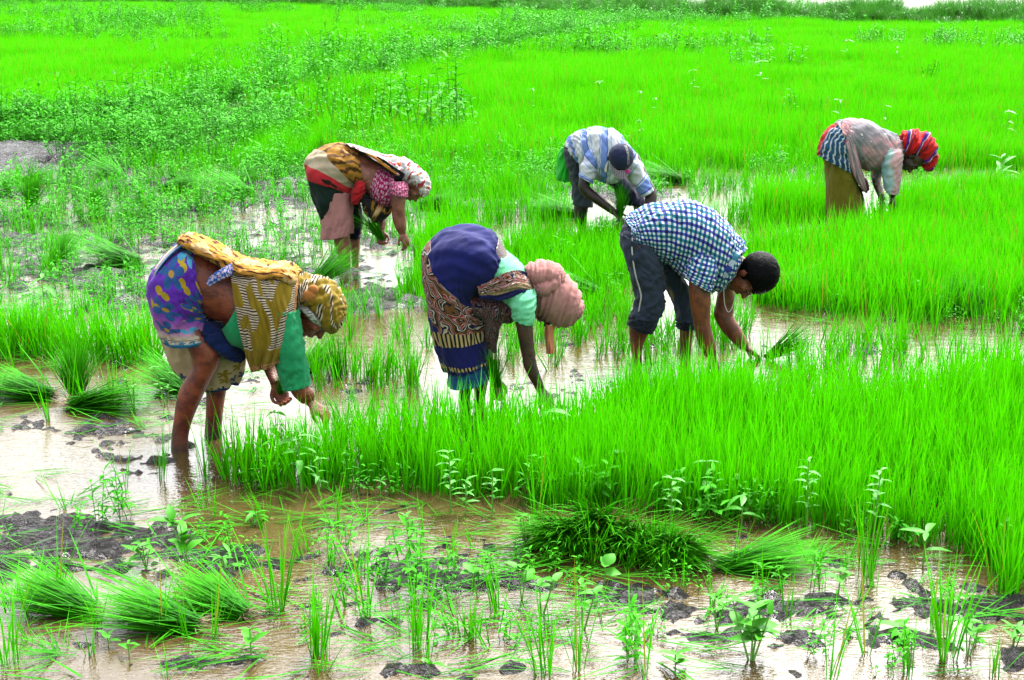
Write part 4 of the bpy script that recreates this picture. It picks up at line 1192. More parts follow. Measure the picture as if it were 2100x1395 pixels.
cloth('sari', loft(c, [(642,236,566,440,.165), (570,128,522,492,.195), (410,80,472,535,.215), (235,122,452,565,.215), (118,235,446,600,.21), (101,340,465,640,.205), (118,500,500,705,.20), (148,680,517,780,.19), (180,850,523,880,.175), (222,1000,527,995,.165), (262,1085,524,1035,.155)], 110, 130,
      [(.007, 7, 2.5, .35, True), (.004, 13, 5, -.4, True), (.010, 3, 2, .1, False)]), r, M['p2_sari'])
cloth('petticoat', loft(c, [(280,960,520,960,.14), (286,1080,532,1080,.145), (283,1190,542,1140,.15)], 60, 30, [(.010, 9, 1, .1, True)]), r, M['teal_petticoat'])
cloth('blouse', loft(c, [(648,256,566,400,.168), (690,282,590,500,.182), (745,325,640,600,.192), (810,392,715,680,.185), (852,440,805,660,.13), (870,480,845,620,.095)], 64, 50, [(.004, 8, 4, .3, True)]), r, M['mint'])
cloth('sleeve', loft(c, [(700,500,860,520,.075,-.12), (690,580,876,590,.085,-.16), (715,665,868,680,.075,-.185), (732,728,850,766,.066,-.19)], 48, 36, [(.006, 6, 4, .4, True)]), r, M['mint'])
cloth('pallu', sheet(c, [[(470,500,-.205),(600,440,-.19),(740,392,-.15),(845,420,-.05),(905,470,.06)], [(478,530,-.22),(605,482,-.215),(742,440,-.20),(840,465,-.125),(890,500,.03)], [(486,562,-.22),(618,545,-.225),(742,510,-.225),(850,512,-.16),(885,540,.0)], [(495,592,-.205),(630,602,-.225),(742,568,-.232),(848,535,-.18),(880,560,-.02)]], 90, 50,
      [(.008, 3, 7, .3, True), (.004, 6, 12, -.2, True)]), r, M['p2_pallu'], label='paisley end of the sari drawn over the shoulder')
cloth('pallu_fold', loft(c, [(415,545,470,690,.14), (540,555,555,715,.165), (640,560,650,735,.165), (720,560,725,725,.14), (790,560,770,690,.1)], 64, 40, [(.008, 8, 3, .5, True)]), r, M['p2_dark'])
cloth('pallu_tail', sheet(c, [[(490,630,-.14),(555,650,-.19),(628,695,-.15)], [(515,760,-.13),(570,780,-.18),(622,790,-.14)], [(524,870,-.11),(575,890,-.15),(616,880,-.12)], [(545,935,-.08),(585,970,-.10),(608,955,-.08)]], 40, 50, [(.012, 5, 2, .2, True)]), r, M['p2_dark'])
cloth('headwrap', loft(c, [(905,520,880,690,.06,-.02), (960,440,905,690,.095,-.02), (1040,420,960,735,.115,-.02), (1115,445,1020,765,.118,-.02), (1165,510,1085,768,.105,-.02), (1192,590,1140,740,.075,-.02), (1198,640,1180,690,.035,-.02), (1192,658,1186,672,.004,-.02)], 100, 90,
      [(.008, 1.3, 11, 1.6, True), (.004, 2, 18, 1.2, True)]), r, M['pink_wrap'])
cloth('headwrap_bun', [loft(c, [(812,400,820,440,.02,-.03), (830,352,850,480,.07,-.03), (900,335,905,490,.085,-.03), (985,340,975,480,.085,-.03), (1050,375,1030,470,.065,-.03), (1078,420,1066,440,.02,-.03)], 60, 60, [(.006, 1.4, 10, 1.2, True), (.003, 3, 14, .8, True)]),
                       loft(c, [(850,470,862,500,.02,-.06), (880,455,890,560,.06,-.06), (960,440,955,560,.075,-.07), (1030,420,1040,520,.05,-.07), (1075,430,1070,470,.02,-.07)], 60, 50, [(.006, 1.5, 9, 1.2, True)])], r, M['pink_wrap'])
cloth('headwrap_tail', sheet(c, [[(945,765,-.06),(980,775,-.09),(1022,770,-.06)], [(940,850,-.06),(972,852,-.09),(1006,850,-.06)], [(950,930,-.05),(978,930,-.08),(1010,925,-.05)], [(952,968,-.05),(980,978,-.07),(1010,966,-.05)]], 24, 40, [(.006, 4, 2, .1, True)]), r, M['orange_tail'])

# ---- 3 man, checked shirt ------------------------------------------------------------------
c = Ctx(1250, 400, 3.8756, (215, 1345))
r = person(c, 'bareheaded man in a blue and white checked shirt with rolled slate trousers, bending down')
H = Head(c.p(1122, 640, -0.06), (.88, -.44, .05), (-.02, -.18, -.98), 1.12)
B = [body_loft(c, [(150,240,230,390,.15), (240,150,320,440,.165), (400,95,440,510,.165), (600,85,550,585,.175), (780,140,670,660,.185), (920,250,810,710,.17), (1010,360,900,690,.11)]),
     tube([c.p(940,520), c.p(1010,560), c.p(1080,600)], [.085,.068,.06]),
     body_loft(c, [(110,320,330,420,.13,-.08), (150,520,400,560,.10,-.10), (220,740,420,740,.08,-.11), (225,880,400,900,.066,-.11), (180,980,360,1000,.06,-.11), (155,1050,322,1080,.056,-.11), (165,1180,265,1200,.042,-.11), (180,1300,258,1300,.036,-.11), (178,1400,258,1400,.036,-.11)]),
     foot(c, 260, 1405, -.11),
     body_loft(c, [(150,320,400,420,.13,.08), (330,520,480,520,.10,.11), (440,700,610,720,.08,.12), (520,880,655,880,.066,.12), (550,1030,670,1040,.056,.12), (556,1150,655,1150,.045,.12), (560,1280,642,1290,.036,.12), (560,1400,640,1400,.036,.12)]),
     body_loft(c, [(640,520,820,600,.065,-.16), (630,690,802,740,.062,-.20), (632,800,806,830,.058,-.21), (648,920,803,920,.053,-.21), (668,1010,800,1010,.047,-.21), (680,1090,812,1075,.046,-.21), (708,1190,838,1170,.040,-.21), (762,1290,855,1270,.030,-.21)]),
     body_loft(c, [(850,600,970,680,.06,.14), (862,740,992,780,.056,.14), (842,870,990,880,.05,.14), (828,960,985,955,.046,.13), (885,1070,1030,1035,.044,.12), (965,1160,1070,1105,.036,.11), (1050,1240,1110,1180,.028,.10)]),
     ] + hand(c.p(815,1290,-.21), (.3,-.05,-.95), (-.7,.6,-.2), 1.05, .5, 1) + hand(c.p(1085,1215,.10), (.80,-.05,-.58), (-.45,-.2,-.85), 1.05, .6, -1) + H.pieces()
body_object(B, r, M['skin_man'], .0055, 4)
H.features(r, M['black_hair'])
cloth('trousers', [loft(c, [(135,225,300,430,.16), (105,300,340,440,.185,.0), (112,400,395,560,.175,.0), (140,500,470,600,.15,.02)], 64, 40, [(.006, 6, 3, .3, True)]),
                   loft(c, [(108,300,345,400,.14,-.07), (118,430,396,560,.125,-.09), (160,580,408,640,.108,-.105), (202,710,424,740,.098,-.11), (225,820,418,850,.09,-.11), (205,920,400,930,.084,-.11), (178,990,360,1020,.08,-.11)], 64, 70, [(.010, 5, 5, .4, True), (.005, 9, 9, -.5, True)]),
                   loft(c, [(150,320,430,440,.14,.07), (340,540,500,560,.115,.10), (430,680,590,690,.10,.12), (500,820,645,810,.09,.12), (540,940,662,940,.082,.12), (546,1000,668,1000,.078,.12)], 56, 60, [(.009, 5, 5, .4, True)])], r, M['slate_trousers'])
for lab, rr in (('near', [(172,960,382,970,.092,-.11), (160,1010,345,1065,.092,-.11), (148,1030,330,1088,.088,-.11)]), ('far', [(540,985,672,985,.088,.12), (540,1045,674,1055,.088,.12)])):
    cloth('trouser_cuff', loft(c, rr, 48, 16, [(.008, 6, 2, .3, True)]), r, M['cuff'])
cloth('piping', sheet(c, [[(178,340,-.185),(176,450,-.20),(200,620,-.208),(246,790,-.20),(238,870,-.19),(222,970,-.175)], [(186,340,-.19),(184,450,-.205),(208,620,-.212),(254,790,-.205),(246,870,-.195),(230,970,-.18)]], 60, 3), r, M['white_piping'], .006)
cloth('shirt', loft(c, [(138,214,190,300,.165), (190,152,270,420,.185), (300,92,370,475,.19), (480,68,480,540,.19), (640,68,580,620,.195), (780,118,690,690,.205), (900,216,800,742,.20), (1000,318,880,742,.155), (1060,395,915,690,.10)], 128, 120,
      [(.008, 6, 4, .7, True), (.005, 10, 7, -.8, True), (.008, 3, 2, .2, False)]), r, M['check'])
cloth('sleeve', loft(c, [(690,420,850,500,.09,-.12), (640,500,850,570,.10,-.165), (612,570,835,660,.095,-.195), (598,622,815,720,.09,-.21), (600,640,790,762,.085,-.215)], 64, 44, [(.008, 5, 4, .5, True)]), r, M['check_sleeve'])
cloth('collar', sheet(c, [[(1070,405,.0),(1000,440,-.14),(945,540,-.19),(890,630,-.19),(862,690,-.15)], [(1095,430,.0),(1040,470,-.15),(985,565,-.20),(925,655,-.20),(885,705,-.16)]], 50, 10, [(.003, 6, 2, 0, True)]), r, M['check_collar'])
G = []
hx = H
V, Q, T = ell(hx.at(0, -.018, .048), hx.r * .098 * hx.k, hx.f * .112 * hx.k, hx.u * .106 * hx.k, nu=56, nv=40)
N_ = V - hx.at(0, -.018, .048); N_ /= np.linalg.norm(N_, axis=1, keepdims=True)
V = V + N_ * (0.004 * pn(V[:, 0] * 130, V[:, 1] * 130, V[:, 2] * 130) + .004 * pn(V[:, 0] * 40, V[:, 1] * 40, V[:, 2] * 40))[:, None]
q_ = (V - hx.C) @ hx.f / hx.k; w_ = (V - hx.C) @ hx.u / hx.k
k_ = (q_ > .02) & (w_ < .035)
V[k_] -= np.outer(((q_ - .02) * hx.k * np.clip((.035 - w_) / .03, 0, 1))[k_], hx.f)
link('hair', raw_mesh('hair', V, [Q, T]), r, M['black_hair'])
V, Q, T = tube([c.p(915,660,-.10), c.p(908,760,-.12), c.p(914,860,-.12), c.p(932,918,-.11), c.p(950,930,-.10), c.p(972,900,-.09), c.p(990,840,-.07), c.p(994,790,-.05)], [.0028] * 8, nv=60, nu=8)
link('necklace', raw_mesh('necklace', V, [Q, T]), r, M['white_piping'])

# ---- 4 woman, magenta blouse, white floral scarf ---------------------------------------------
c = Ctx(600, 270, 4.65, (500, 1290))
r = person(c, 'woman in a magenta printed blouse with a white floral scarf drawn over her head')
H = Head(c.p(1165, 512, -0.02), (.92, -.12, .34), (.30, -.16, -.92), 1.03)
B = [body_loft(c, [(520,150,640,500,.16), (620,195,690,540,.158), (740,255,740,620,.16), (860,320,820,700,.17), (960,390,910,700,.165), (1030,440,990,650,.11)]),
     tube([c.p(990,470), c.p(1060,490), c.p(1120,505)], [.08,.06,.053]),
     body_loft(c, [(200,380,440,450,.10,-.05), (300,700,530,650,.07,-.07), (375,920,545,900,.066,-.08), (385,1000,545,985,.066,-.09), (405,1080,550,1080,.062,-.09), (430,1180,552,1180,.05,-.09), (452,1260,555,1260,.04,-.09), (452,1330,555,1330,.04,-.09)]),
     body_loft(c, [(220,350,500,450,.13,.07), (420,700,620,680,.09,.1), (520,900,650,900,.07,.11), (540,1000,645,1000,.058,.11), (552,1100,640,1100,.05,.11), (562,1180,632,1180,.04,.11), (562,1270,632,1270,.036,.11)]),
     body_loft(c, [(925,460,1080,520,.06,-.15), (938,590,1085,610,.062,-.18), (945,700,1072,705,.055,-.19), (946,790,1074,800,.05,-.19), (960,860,1082,860,.048,-.19), (985,930,1085,905,.042,-.19), (1020,985,1080,955,.030,-.19)]),
     tube([c.p(930,560,.15), c.p(880,690,.15), c.p(850,800,.10), c.p(848,880,.04), c.p(838,955,.0)], [.055,.05,.045,.036,.028]),
     ] + hand(c.p(1050,965,-.19), (.3,-.05,-.95), (-.6,.6,-.4), .98, .5, 1) + hand(c.p(838,950,.0), (.12,-.15,-.98), (.35,-.9,.1), 1.0, .95, 1) + H.pieces()
body_object(B, r, M['skin_mid'], .0065, 4)
H.features(r, M['black_hair'])
cloth('sari', loft(c, [(632,200,692,475,.165), (545,140,650,490,.195), (420,116,610,510,.21), (280,148,580,540,.215), (182,220,565,575,.215), (130,300,560,600,.21), (140,390,548,610,.20), (178,500,510,640,.195), (222,640,450,690,.185), (262,740,390,745,.16), (298,828,330,800,.10)], 100, 110,
      [(.008, 6, 2.5, .4, True), (.005, 11, 5, -.5, True), (.010, 3, 2, .1, False)]), r, M['p4_sari'])
cloth('waist_fold', loft(c, [(640,440,700,470,.13,-.05), (600,500,700,540,.16,-.05), (570,580,685,600,.16,-.04), (570,660,640,665,.13,-.03)], 60, 40, [(.010, 7, 3, .4, True)]), r, M['red_cloth'], label='red fold of the sari at the waist')
cloth('pallu', loft(c, [(660,470,690,620,.15), (720,560,700,740,.16), (800,640,760,810,.165), (880,680,830,846,.15), (940,690,930,760,.09)], 64, 50, [(.012, 6, 3, .5, True)]), r, M['p4_pallu'])
cloth('petticoat', loft(c, [(250,560,560,560,.16,-.02), (285,760,566,700,.15,-.03), (290,900,570,840,.145,-.04), (284,1020,571,962,.145,-.04)], 72, 50, [(.009, 7, 1.2, .1, True), (.004, 14, 2, 0, True)]), r, M['rose_petticoat'])
cloth('trousers', loft(c, [(480,640,620,640,.11,.1), (540,800,652,800,.10,.11), (545,920,650,920,.09,.11), (545,1008,645,1012,.088,.11)], 48, 40, [(.008, 5, 3, .3, True)]), r, M['dark_trousers'])
cloth('blouse', loft(c, [(835,318,735,560,.172), (880,345,770,650,.182), (950,390,850,705,.19), (1020,440,950,700,.165), (1060,480,1020,640,.11)], 72, 50, [(.004, 7, 5, .3, True)]), r, M['magenta'])
cloth('sleeve', loft(c, [(930,430,1080,480,.08,-.11), (925,500,1095,540,.09,-.15), (932,560,1092,600,.085,-.18), (938,580,1090,622,.08,-.185)], 48, 30, [(.006, 5, 4, .3, True)]), r, M['magenta'])
cloth('scarf', sheet(c, [[(560,210,.16),(700,250,.17),(860,310,.18),(1000,370,.14),(1080,420,.1)], [(500,120,.04),(650,150,.05),(850,215,.06),(980,245,.06),(1070,280,.05)], [(515,108,-.04),(660,150,-.05),(860,208,-.05),(985,240,-.05),(1075,275,-.04)], [(570,135,-.10),(690,180,-.12),(860,262,-.14),(980,320,-.14),(1075,350,-.11)], [(632,165,-.14),(730,225,-.16),(860,310,-.175),(980,395,-.175),(1060,430,-.135)]], 110, 60,
      [(.010, 4, 7, .3, True), (.005, 8, 12, -.4, True)]), r, M['p4_scarf'])
cloth('scarf_edging', sheet(c, [[(690,196,-.16),(770,232,-.175),(860,292,-.19),(985,385,-.19)], [(700,212,-.165),(775,258,-.18),(870,330,-.195),(990,412,-.19)]], 50, 8, [(.004, 4, 2, 0, True)]), r, M['orange_edge'])
cloth('scarf_band', sheet(c, [[(800,232,-.16),(880,272,-.185),(960,330,-.195),(1070,400,-.17)], [(805,255,-.17),(890,310,-.195),(975,375,-.2),(1065,432,-.17)]], 50, 8, [(.004, 4, 2, 0, True)]), r, M['black_cloth'])
cloth('headscarf', loft(c, [(1030,250,1035,470,.08,-.02), (1090,272,1075,470,.105,-.02), (1150,312,1110,490,.114,-.02), (1210,360,1165,500,.112,-.02), (1262,410,1205,545,.102,-.02), (1296,475,1232,612,.08,-.02), (1304,540,1258,606,.045,-.02), (1290,575,1284,590,.004,-.02)], 90, 80,
      [(.006, 7, 5, .6, True), (.004, 4, 9, -.4, True)]), r, M['p4_scarf'])
V, Q, T = join_pieces([ell(c.p(1005,455,-.185), (.032,0,.01), (0,.018,0), (-.008,0,.03)), ell(c.p(1030,430,-.175), (.02,0,0), (0,.015,0), (0,0,.018))])
link('hair_knot', raw_mesh('hair_knot', V, [Q, T]), r, M['black_hair'])
V, Q, T = tube([c.p(838,950,.0) + v3(.033 * math.cos(t), -.034 * math.sin(t), .012 * math.cos(t)) + v3(-.004, 0, .02) for t in np.linspace(0, 2 * math.pi, 14)], [.005] * 14, nv=40, nu=8)
link('bangle', raw_mesh('bangle', V, [Q, T]), r, M['bangle'])

# ---- 5 man, striped polo and cap --------------------------------------------------------------
c = Ctx(1120, 240, 5.3654, (380, 1325))
r = person(c, 'man in a blue and white striped polo and navy cap, stooping beyond the checked shirt')
H = Head(c.p(795, 470, -0.52), (.30, -.80, .50), (.10, -.50, -.86), 1.10)
B = [body_loft(c, [(225,320,325,440,.14,0), (300,225,390,510,.155,-.06), (440,170,455,580,.17,-.16), (600,150,565,640,.185,-.26), (720,180,685,660,.175,-.34), (830,260,800,650,.13,-.40)]),
     tube([c.p(720,380,-.34), c.p(760,430,-.43), c.p(790,465,-.5)], [.08,.06,.055]),
     body_loft(c, [(215,370,380,480,.10,-.02), (262,600,420,620,.085,-.05), (300,800,480,830,.075,-.08), (308,960,470,970,.062,-.1), (303,1060,455,1060,.058,-.1), (325,1180,440,1180,.046,-.1), (365,1280,440,1290,.036,-.1), (368,1360,440,1360,.036,-.1)]),
     body_loft(c, [(430,430,640,480,.12,.10), (620,640,860,640,.10,.02), (760,800,980,800,.085,-.05), (930,930,1090,930,.07,-.08), (960,1000,1105,1000,.062,-.08), (985,1150,1095,1150,.05,-.06), (1010,1290,1090,1290,.036,-.05), (1010,1370,1090,1370,.036,-.05)]),
     tube([c.p(470,480,-.34), c.p(432,680,-.40), c.p(430,800,-.42), c.p(590,925,-.45), c.p(755,1050,-.47)], [.058,.054,.048,.042,.03]),
     tube([c.p(950,460,-.36), c.p(1080,720,-.40), c.p(1150,860,-.42), c.p(1120,1010,-.46), c.p(1000,1100,-.50), c.p(900,1150,-.52)], [.062,.058,.052,.048,.04,.03]),
     ] + hand(c.p(755,1050,-.47), (.66,-.1,-.74), (.6,-.3,.3), 1.08, .7, 1) + hand(c.p(900,1150,-.52), (-.7,.0,-.5), (.2,.8,.2), 1.0, .7, 1) + H.pieces()
body_object(B, r, M['skin_dark'], .0065, 4)
H.features(r, M['black_hair'])
cloth('shorts', [loft(c, [(215,315,330,435,.16,.0), (205,380,380,490,.175,.02), (222,470,420,540,.15,.02)], 56, 30, [(.006, 6, 3, .3, True)]),
                 loft(c, [(208,390,385,500,.115,-.02), (236,520,400,600,.105,-.04), (266,640,420,700,.10,-.06), (292,800,472,820,.096,-.08), (306,960,500,992,.096,-.10)], 56, 50, [(.010, 5, 4, .4, True)])], r, M['grey_shorts'])
cloth('shorts_leg', loft(c, [(420,440,660,500,.13,.10), (610,620,860,640,.115,.02), (735,780,990,780,.105,-.05), (840,960,1105,960,.10,-.08)], 56, 50, [(.010, 5, 4, .4, True)]), r, M['shaded_shorts'], label='far leg of the shorts, its shade painted in as dark navy')
cloth('shirt', loft(c, [(228,318,320,440,.155,.0), (262,240,370,515,.175,-.03), (340,185,420,585,.19,-.09), (450,148,490,640,.20,-.16), (590,128,570,690,.205,-.26), (710,145,690,705,.20,-.34), (820,225,800,700,.16,-.40), (880,300,860,640,.10,-.43)], 110, 110,
      [(.010, 6, 4, .6, True), (.005, 10, 7, -.7, True)]), r, M['polo'])
cloth('sleeve', loft(c, [(520,330,560,480,.10,-.34), (450,400,560,570,.105,-.36), (392,520,545,640,.10,-.39), (372,620,515,700,.092,-.41), (374,650,498,728,.088,-.42)], 56, 40, [(.008, 5, 4, .4, True)]), r, M['polo_sleeve'])
cloth('sleeve', loft(c, [(860,280,780,420,.10,-.34), (960,380,850,560,.11,-.36), (1040,500,920,690,.105,-.38), (1110,650,985,780,.10,-.40), (1172,805,1062,868,.09,-.42)], 56, 44, [(.008, 5, 4, .4, True)]), r, M['polo_sleeve'])
cloth('collar', sheet(c, [[(690,410,-.44),(660,480,-.50),(640,600,-.50)], [(705,420,-.50),(680,500,-.54),(665,612,-.53)]], 30, 8), r, M['white_print'])
cloth('hanging_cloth', loft(c, [(190,345,232,350,.03,.10), (150,420,245,440,.07,.12), (136,540,255,560,.08,.13), (128,640,250,660,.08,.13), (140,700,244,705,.07,.13)], 48, 40, [(.012, 5, 1.5, .1, True)]), r, M['green_plastic'], label='bright green cloth hanging behind the shorts')
cc, cr = c.p(826, 436, -.56), (.108, .112, .108)
V, Q, T = ell(cc, H.r * cr[0], H.f * cr[1], H.u * cr[2], nu=56, nv=40)
q_ = (V - cc) @ H.u
V = V - np.outer(np.minimum(q_ + .03, 0), H.u) * .9
V = V + ((V - cc) / np.linalg.norm(V - cc, axis=1, keepdims=True)) * (.003 * pn(V[:, 0] * 30, V[:, 1] * 30, V[:, 2] * 30))[:, None]
link('cap', raw_mesh('cap', V, [Q, T]), r, M['cap'])
hp = lambda a, b, d: tuple(cc + H.r * a + H.f * b + H.u * d)
cloth('cap_brim', sheet(c, [[hp(-.100,.045,-.028), hp(-.055,.096,-.026), hp(0,.113,-.026), hp(.055,.096,-.026), hp(.100,.045,-.028)],
                            [hp(-.092,.085,-.042), hp(-.055,.135,-.034), hp(0,.152,-.03), hp(.055,.135,-.034), hp(.092,.085,-.042)],
                            [hp(-.075,.118,-.056), hp(-.046,.170,-.046), hp(0,.188,-.042), hp(.046,.170,-.046), hp(.075,.118,-.056)]], 40, 20, world=True), r, M['brim'], .003)
def on_dome(px, py, lift=.002):
    d = np.array(ray(c.ox + px / c.sc, c.oy + py / c.sc)); o_ = np.array(CAMP)
    w = np.array([np.dot(o_ - cc, ax) / q for ax, q in zip((H.r, H.f, H.u), cr)]); e = np.array([np.dot(d, ax) / q for ax, q in zip((H.r, H.f, H.u), cr)])
    a_, b_, g_ = e @ e, 2 * w @ e, w @ w - 1
    disc = max(b_ * b_ - 4 * a_ * g_, 0)
    p_ = o_ + d * ((-b_ - math.sqrt(disc)) / (2 * a_))
    n_ = p_ - cc; return p_ + n_ / np.linalg.norm(n_) * (lift + .0025)
def lettering(text, parent, mat):
    cu = bpy.data.curves.new('lettering', 'FONT'); cu.body = text; cu.size = 1.0; cu.resolution_u = 2
    o = bpy.data.objects.new('lettering', cu); COL.objects.link(o)
    bpy.context.view_layer.update()
    me = bpy.data.meshes.new_from_object(o.evaluated_get(bpy.context.evaluated_depsgraph_get()))
    bpy.data.objects.remove(o)
    bm = bmesh.new(); bm.from_mesh(me)
    bmesh.ops.triangulate(bm, faces=bm.faces[:])
    xs_ = [v.co.x for v in bm.verts]; w_ = max(xs_) - min(xs_); x0_ = min(xs_)
    for v in bm.verts:
        t = (v.co.x - x0_) / w_
        px = 914 - v.co.y * 34 - 26 * (t - .25) ** 2 - 40 * max(t - .55, 0); py = 520 - t * 205
        v.co = Vector(on_dome(px, py))
    bm.to_mesh(me); bm.free()
    return link('lettering', me, parent, mat, False)
lettering('CONVERSE', r, M['white_print'])
V, Q, T = ell(np.array(hp(-.028,.150,-.028)) if False else np.array(hp(-.055,.122,-.026)), H.r * .022, H.f * .020, H.u * .004)
link('brim_print', raw_mesh('brim_print', V, [Q, T]), r, M['pink_print'])

# ---- 6 woman, pink shirt, red turban ------------------------------------------------------------
c = Ctx(1650, 220, 5.3667, (440, 1290))
r = person(c, 'woman in a red turban, faded pink shirt and olive skirt, bending in the farthest rice')
H = Head(c.p(1190, 560, -0.03), (.96, -.22, .12), (.06, -.20, -.97), 1.08)
B = [body_loft(c, [(300,260,420,560,.16), (440,165,540,600,.165), (600,165,640,640,.17), (760,205,780,670,.175), (900,285,900,660,.16), (1010,340,1000,600,.11)]),
     tube([c.p(1000,450), c.p(1080,500), c.p(1140,540)], [.08,.06,.054]),
     body_loft(c, [(230,430,470,540,.10,-.05), (290,800,450,800,.07,-.06), (290,1050,420,1050,.055,-.07), (300,1240,400,1240,.04,-.09), (300,1340,400,1340,.04,-.09)]),
     body_loft(c, [(260,430,560,560,.12,.08), (400,800,590,800,.085,.1), (470,1050,600,1050,.06,.1), (500,1240,600,1240,.04,.1), (500,1340,600,1340,.04,.1)]),
     body_loft(c, [(880,500,1050,510,.055,-.16), (885,660,1040,660,.052,-.18), (895,800,1030,800,.045,-.18), (905,900,1015,900,.04,-.18), (930,975,1005,985,.03,-.18)]),
     tube([c.p(860,560,.15), c.p(800,720,.14), c.p(790,800,.12), c.p(830,930,.06), c.p(852,1010,.02)], [.055,.048,.045,.036,.028]),
     ] + hand(c.p(965,985,-.18), (.25,-.05,-.95), (-.6,.6,-.4), .98, .5, 1) + hand(c.p(852,1010,.02), (.15,-.1,-1), (.6,-.6,0), .95, .6, -1) + H.pieces()
body_object(B, r, M['skin_deep'], .0065, 4)
H.features(r, M['black_hair'])
cloth('skirt', loft(c, [(215,520,560,700,.19,.0), (246,640,545,790,.18,.0), (254,800,575,880,.165,.0), (258,1000,592,1020,.165,.0), (266,1150,596,1170,.17,.0), (270,1300,600,1310,.172,.0)], 80, 60, [(.010, 8, 1.6, .1, True), (.005, 15, 3, 0, True)]), r, M['olive_skirt'])
cloth('underskirt', loft(c, [(420,760,600,880,.12,.07), (500,1000,630,1010,.12,.08), (520,1300,640,1310,.12,.08)], 56, 30, [(.010, 7, 1.6, .1, True)]), r, M['brown_skirt'])
cloth('wrap', loft(c, [(362,196,452,400,.172), (300,225,470,460,.195), (238,285,500,560,.21), (190,380,530,660,.215), (162,480,552,720,.21), (158,530,556,748,.20)], 84, 60, [(.008, 7, 3, .4, True), (.004, 13, 5, -.3, True)]), r, M['p6_wrap'])
cloth('shirt', loft(c, [(358,192,378,360,.178), (400,160,450,480,.185), (470,142,540,600,.19), (590,142,640,660,.195), (750,186,760,695,.195), (900,266,880,690,.185), (1000,315,980,640,.14), (1075,360,1050,560,.08)], 96, 100,
      [(.009, 6, 4, .6, True), (.005, 11, 6, -.6, True)]), r, M['p6_shirt'])
cloth('sleeve', loft(c, [(880,440,1060,460,.08,-.12), (866,540,1068,545,.088,-.165), (864,650,1058,650,.082,-.185), (870,770,1048,770,.074,-.185), (885,870,1030,880,.066,-.185), (905,940,1016,960,.06,-.18)], 48, 60, [(.008, 5, 6, .4, True)]), r, M['p6_sleeve'])
cloth('sleeve', loft(c, [(770,600,860,620,.075,.13), (745,720,840,720,.07,.13), (760,800,815,790,.06,.12), (790,880,836,860,.05,.09), (822,960,852,950,.042,.05)], 40, 40, [(.007, 5, 5, .4, True)]), r, M['p6_shirt'])
cloth('shirt_tail', sheet(c, [[(430,430,-.205),(480,370,-.21),(545,345,-.205)], [(480,560,-.215),(530,520,-.23),(580,500,-.215)], [(530,720,-.205),(580,690,-.225),(620,660,-.21)], [(560,800,-.18),(620,820,-.20),(668,800,-.19)], [(640,915,-.15),(665,935,-.16),(684,918,-.15)]], 50, 60, [(.010, 5, 2, .2, True)]), r, M['p6_shirt'], label='long tail of the shirt hanging in front')
cloth('sash', sheet(c, [[(378,345,-.19),(420,360,-.205),(462,372,-.205)], [(380,362,-.2),(422,382,-.212),(462,396,-.21)]], 20, 6), r, M['red_cloth'])
cloth('hanging_fold', loft(c, [(470,640,560,700,.12,-.08), (540,720,600,780,.12,-.08), (580,790,660,800,.10,-.07), (640,880,690,890,.06,-.06), (655,925,675,930,.02,-.06)], 48, 40, [(.010, 5, 3, .3, True)]), r, plain('dark_print_fold', S(40,50,66), S(150,40,60), sc=14))
cloth('turban', loft(c, [(1066,350,1075,440,.04,-.03), (1090,300,1100,490,.085,-.03), (1150,268,1140,505,.115,-.03), (1230,268,1205,520,.128,-.03), (1320,285,1255,545,.128,-.03), (1395,340,1300,600,.115,-.03), (1432,430,1320,650,.095,-.03), (1438,520,1340,678,.07,-.03), (1420,600,1370,680,.04,-.03), (1396,650,1385,668,.006,-.03)], 100, 110,
      [(.012, 4, 7, 1.2, True), (.008, 3, 12, .9, True)]), r, M['turban'])
# ================================================================== cut seedling bundles
def bundle_mesh(name, n, L0, L1, fan, lean, dl, rad=.03, w=.0055, curl=.15):
    a = U(0, 6.28, n); r = rad * np.sqrt(U(0, 1, n))
    base = np.stack([U(-.03, .03, n), r * np.cos(a), np.abs(r * np.sin(a))], 1)
    az = np.clip(RNG.normal(0, fan, n) + r * np.cos(a) * 4, -1.3, 1.3)
    ln = np.clip(RNG.normal(lean, dl, n), 0.05, 1.54)
    return blade_mesh(name, blades(base, az, U(L0, L1, n), ln, U(-.05, 1, n) * curl * np.clip(1.56 - ln, .1, 1), U(.7, 1.2, n) * w, 5))
def root_mesh(n=60):
    a = U(0, 6.28, n); r = .03 * np.sqrt(U(0, 1, n))
    base = np.stack([U(-.02, .0, n), r * np.cos(a), np.abs(r * np.sin(a)) + .012], 1)
    return blade_mesh('roots', blades(base, math.pi + RNG.normal(0, .5, n), U(.04, .11, n), np.clip(RNG.normal(1.45, .2, n), 1.0, 1.6), U(-.2, .2, n), U(.002, .004, n), 3, twist=.8))
B_MESH = {'lying': bundle_mesh('lying_blades', 320, .24, .46, .19, 1.43, .13, .05, w=.0085, curl=.6), 'fan': bundle_mesh('fan_blades', 220, .24, .38, .42, 1.30, .2, .04),
          'raised': bundle_mesh('raised_blades', 240, .26, .38, .28, 1.0, .22, .04, w=.007, curl=.6), 'heap': bundle_mesh('heap_blades', 560, .20, .36, .42, 1.18, .26, .085, w=.0095, curl=.9), 'upright': bundle_mesh('upright_blades', 260, .24, .38, .7, .38, .16, .04, w=.007, curl=.5),
          'held': blade_mesh('held_blades', tuft_parts(130, .02, .22, .38, .0055, .17, .7, 5)), 'loose': bundle_mesh('loose_blades', 90, .18, .36, .7, 1.44, .08, .06)}
R_MESH = [root_mesh() for _ in range(3)]
for me in B_MESH.values(): me.materials.append(M['bundle'])
for me in R_MESH: me.materials.append(M['root'])
